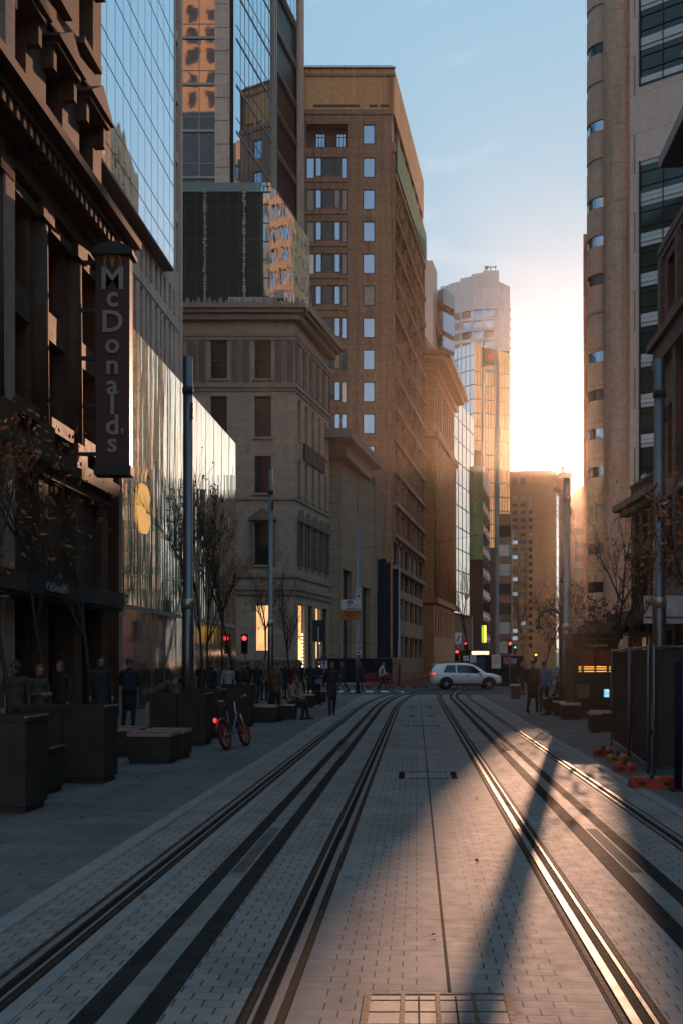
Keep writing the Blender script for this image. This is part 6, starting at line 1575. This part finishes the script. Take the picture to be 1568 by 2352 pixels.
# ------------------------------------------------------------------ trees
def tree(x, Z, h, seed, leaf, nleaf, label, spread=.38, r=.055, lsize=.07, base=.32, depth=4, group='slender street trees', col=None):
    rg = random.Random(seed); t = thing('street_tree', label, 'tree', (X(x, Z), Z, 0), group=group)
    mb = MB(); tips = []
    def grow(p, d, ln, rad, lev):
        pts = [p]; rs = [rad]; q = p; dd = d
        for k in range(3):
            dd = (dd+Vector((rg.gauss(0, .10), rg.gauss(0, .10), rg.gauss(.03, .05)))).normalized(); q = q+dd*ln/3; pts.append(q); rs.append(rad*(1-.17*(k+1)))
            if lev >= 2: tips.append((q, dd))
        mb.tube(pts, rs, 7 if lev < 2 else 4, cap=False)
        if lev < depth:
            for k in range(rg.choice((3, 3, 4)) if lev else 6):
                a = rg.uniform(0, 2*PI); s = rg.uniform(spread*.7, spread*1.5)
                nd = (dd+Vector((math.cos(a)*s, math.sin(a)*s, rg.uniform(-.05, .25)))).normalized()
                st = pts[rg.choice((1, 2, 3, 3))] if lev else pts[rg.choice((2, 3, 3))]
                grow(st, nd, ln*rg.uniform(.55, .8)*(.62 if lev == 0 else 1), rad*.5, lev+1)
    grow(Vector((0, 0, 0)), Vector((0, 0, 1)), h*.52, r, 0)
    mb.build('trunk', m_bark, t, world=False)
    lb = MB()
    for k in range(nleaf):
        p, d = rg.choice(tips); p = p+Vector((rg.gauss(0, .10), rg.gauss(0, .10), rg.gauss(-.03, .10)))
        u = Vector((rg.gauss(0, 1), rg.gauss(0, 1), rg.gauss(0, 1))).normalized(); w = u.orthogonal().normalized(); s = lsize*rg.uniform(.6, 1.3)
        lb.quad(p-u*s, p+w*s*.45+u*s*.1, p+u*s, p-w*s*.45+u*s*.1)
    if nleaf: lb.build('crown', leaf, t, world=False)
tree(122, 20.5, 7.2, 11, m_leafo, 240, 'slender tree with dry orange leaves before the brown building', lsize=.085)
tree(40, 17.5, 6.6, 12, m_leafo, 220, 'orange leaved slender tree at the left picture edge', lsize=.085)
tree(206, 24, 7.0, 13, m_leafo, 80, 'nearly bare slender tree under the vertical sign')
tree(452, 31, 7.5, 14, m_leafo, 70, 'bare slender tree right of the thick left tram pole')
tree(478, 33.5, 6.8, 15, m_leafo, 60, 'bare slender tree before the mirror store panels')
tree(516, 37, 6.5, 16, m_leafo, 60, 'bare slender tree at the right end of the mirror store')
tree(548, 42, 8.6, 17, m_leafg, 380, 'thin dark evergreen tree at the corner of the mirror store', spread=.14, lsize=.1)
tree(600, 45, 6.2, 18, m_leafo, 160, 'small tree with dark twigs crossing the lit shop window')
tree(670, 48, 6.6, 19, m_leafo, 170, 'bare slender tree before the grey building corner')
tree(1408, 27, 6.4, 20, m_leafo, 260, 'bare brown twigged tree above the telephone kiosk', lsize=.06)
tree(1445, 24, 5.6, 21, m_leafo, 300, 'twiggy tree with brown leaves beside the white banner')
tree(1562, 17.5, 5.2, 22, m_leafo, 520, 'orange leaved tree at the right picture edge before the banner', lsize=.09, spread=.5)
tree(1270, 47, 6.4, 23, m_leafo, 220, 'bare tree left of the right tram pole')
tree(1246, 58, 6.6, 24, m_leafo, 220, 'bare tree behind the walking pair on the right')
tree(1215, 74, 7.6, 25, m_leafo, 260, 'bare tree beyond the crossing before the orange hotel tower')
tree(1344, 34, 4.2, 26, m_leafg, 260, 'dark leaved small tree left of the telephone kiosk', lsize=.11)
tree(1078, 112, 13, 27, m_leafo, 60, 'tall bare tree before the bright glazed block', r=.12)
tree(1286, 66, 6.4, 28, m_leafg, 500, 'dense dark tree under the swan neck lamp', lsize=.13, spread=.45)

lb = MB(); rg = random.Random(5)
for k in range(150):
    s = rg.uniform(6, 40); u = rg.choice((rg.uniform(-5.5, -2.2), rg.uniform(-4.4, -2.9), rg.uniform(2.6, 4.6), rg.uniform(-2, 2.2)))
    p = Vector((*T(u, s), .012)); a = rg.uniform(0, 6.28); w = rg.uniform(.025, .05); d = Vector((math.cos(a), math.sin(a), rg.uniform(0, .3))); e = Vector((-math.sin(a), math.cos(a), rg.uniform(0, .3)))
    lb.quad(p-d*w, p+e*w*.5, p+d*w, p-e*w*.5+Vector((0, 0, .01)))
tag(lb.build('fallen_leaves', m_leafo), 'scattered dry leaves on the paving', None, None, 'stuff')
# ------------------------------------------------------------------ evening haze in the street
hv = bpy.data.materials.new('evening haze'); hv.use_nodes = True; hn = hv.node_tree; hn.nodes.clear()
ho = hn.nodes.new('ShaderNodeOutputMaterial'); hp = hn.nodes.new('ShaderNodeVolumePrincipled')
hp.inputs['Color'].default_value = (1, .86, .72, 1); hp.inputs['Density'].default_value = .00007; hp.inputs['Anisotropy'].default_value = .90
hn.links.new(hp.outputs[0], ho.inputs['Volume'])
mb = MB(); mb.box(-420, 420, -200, 640, -1.2, 140)
tag(mb.build('haze', hv), 'thin warm evening haze filling the street', None, None, 'stuff')
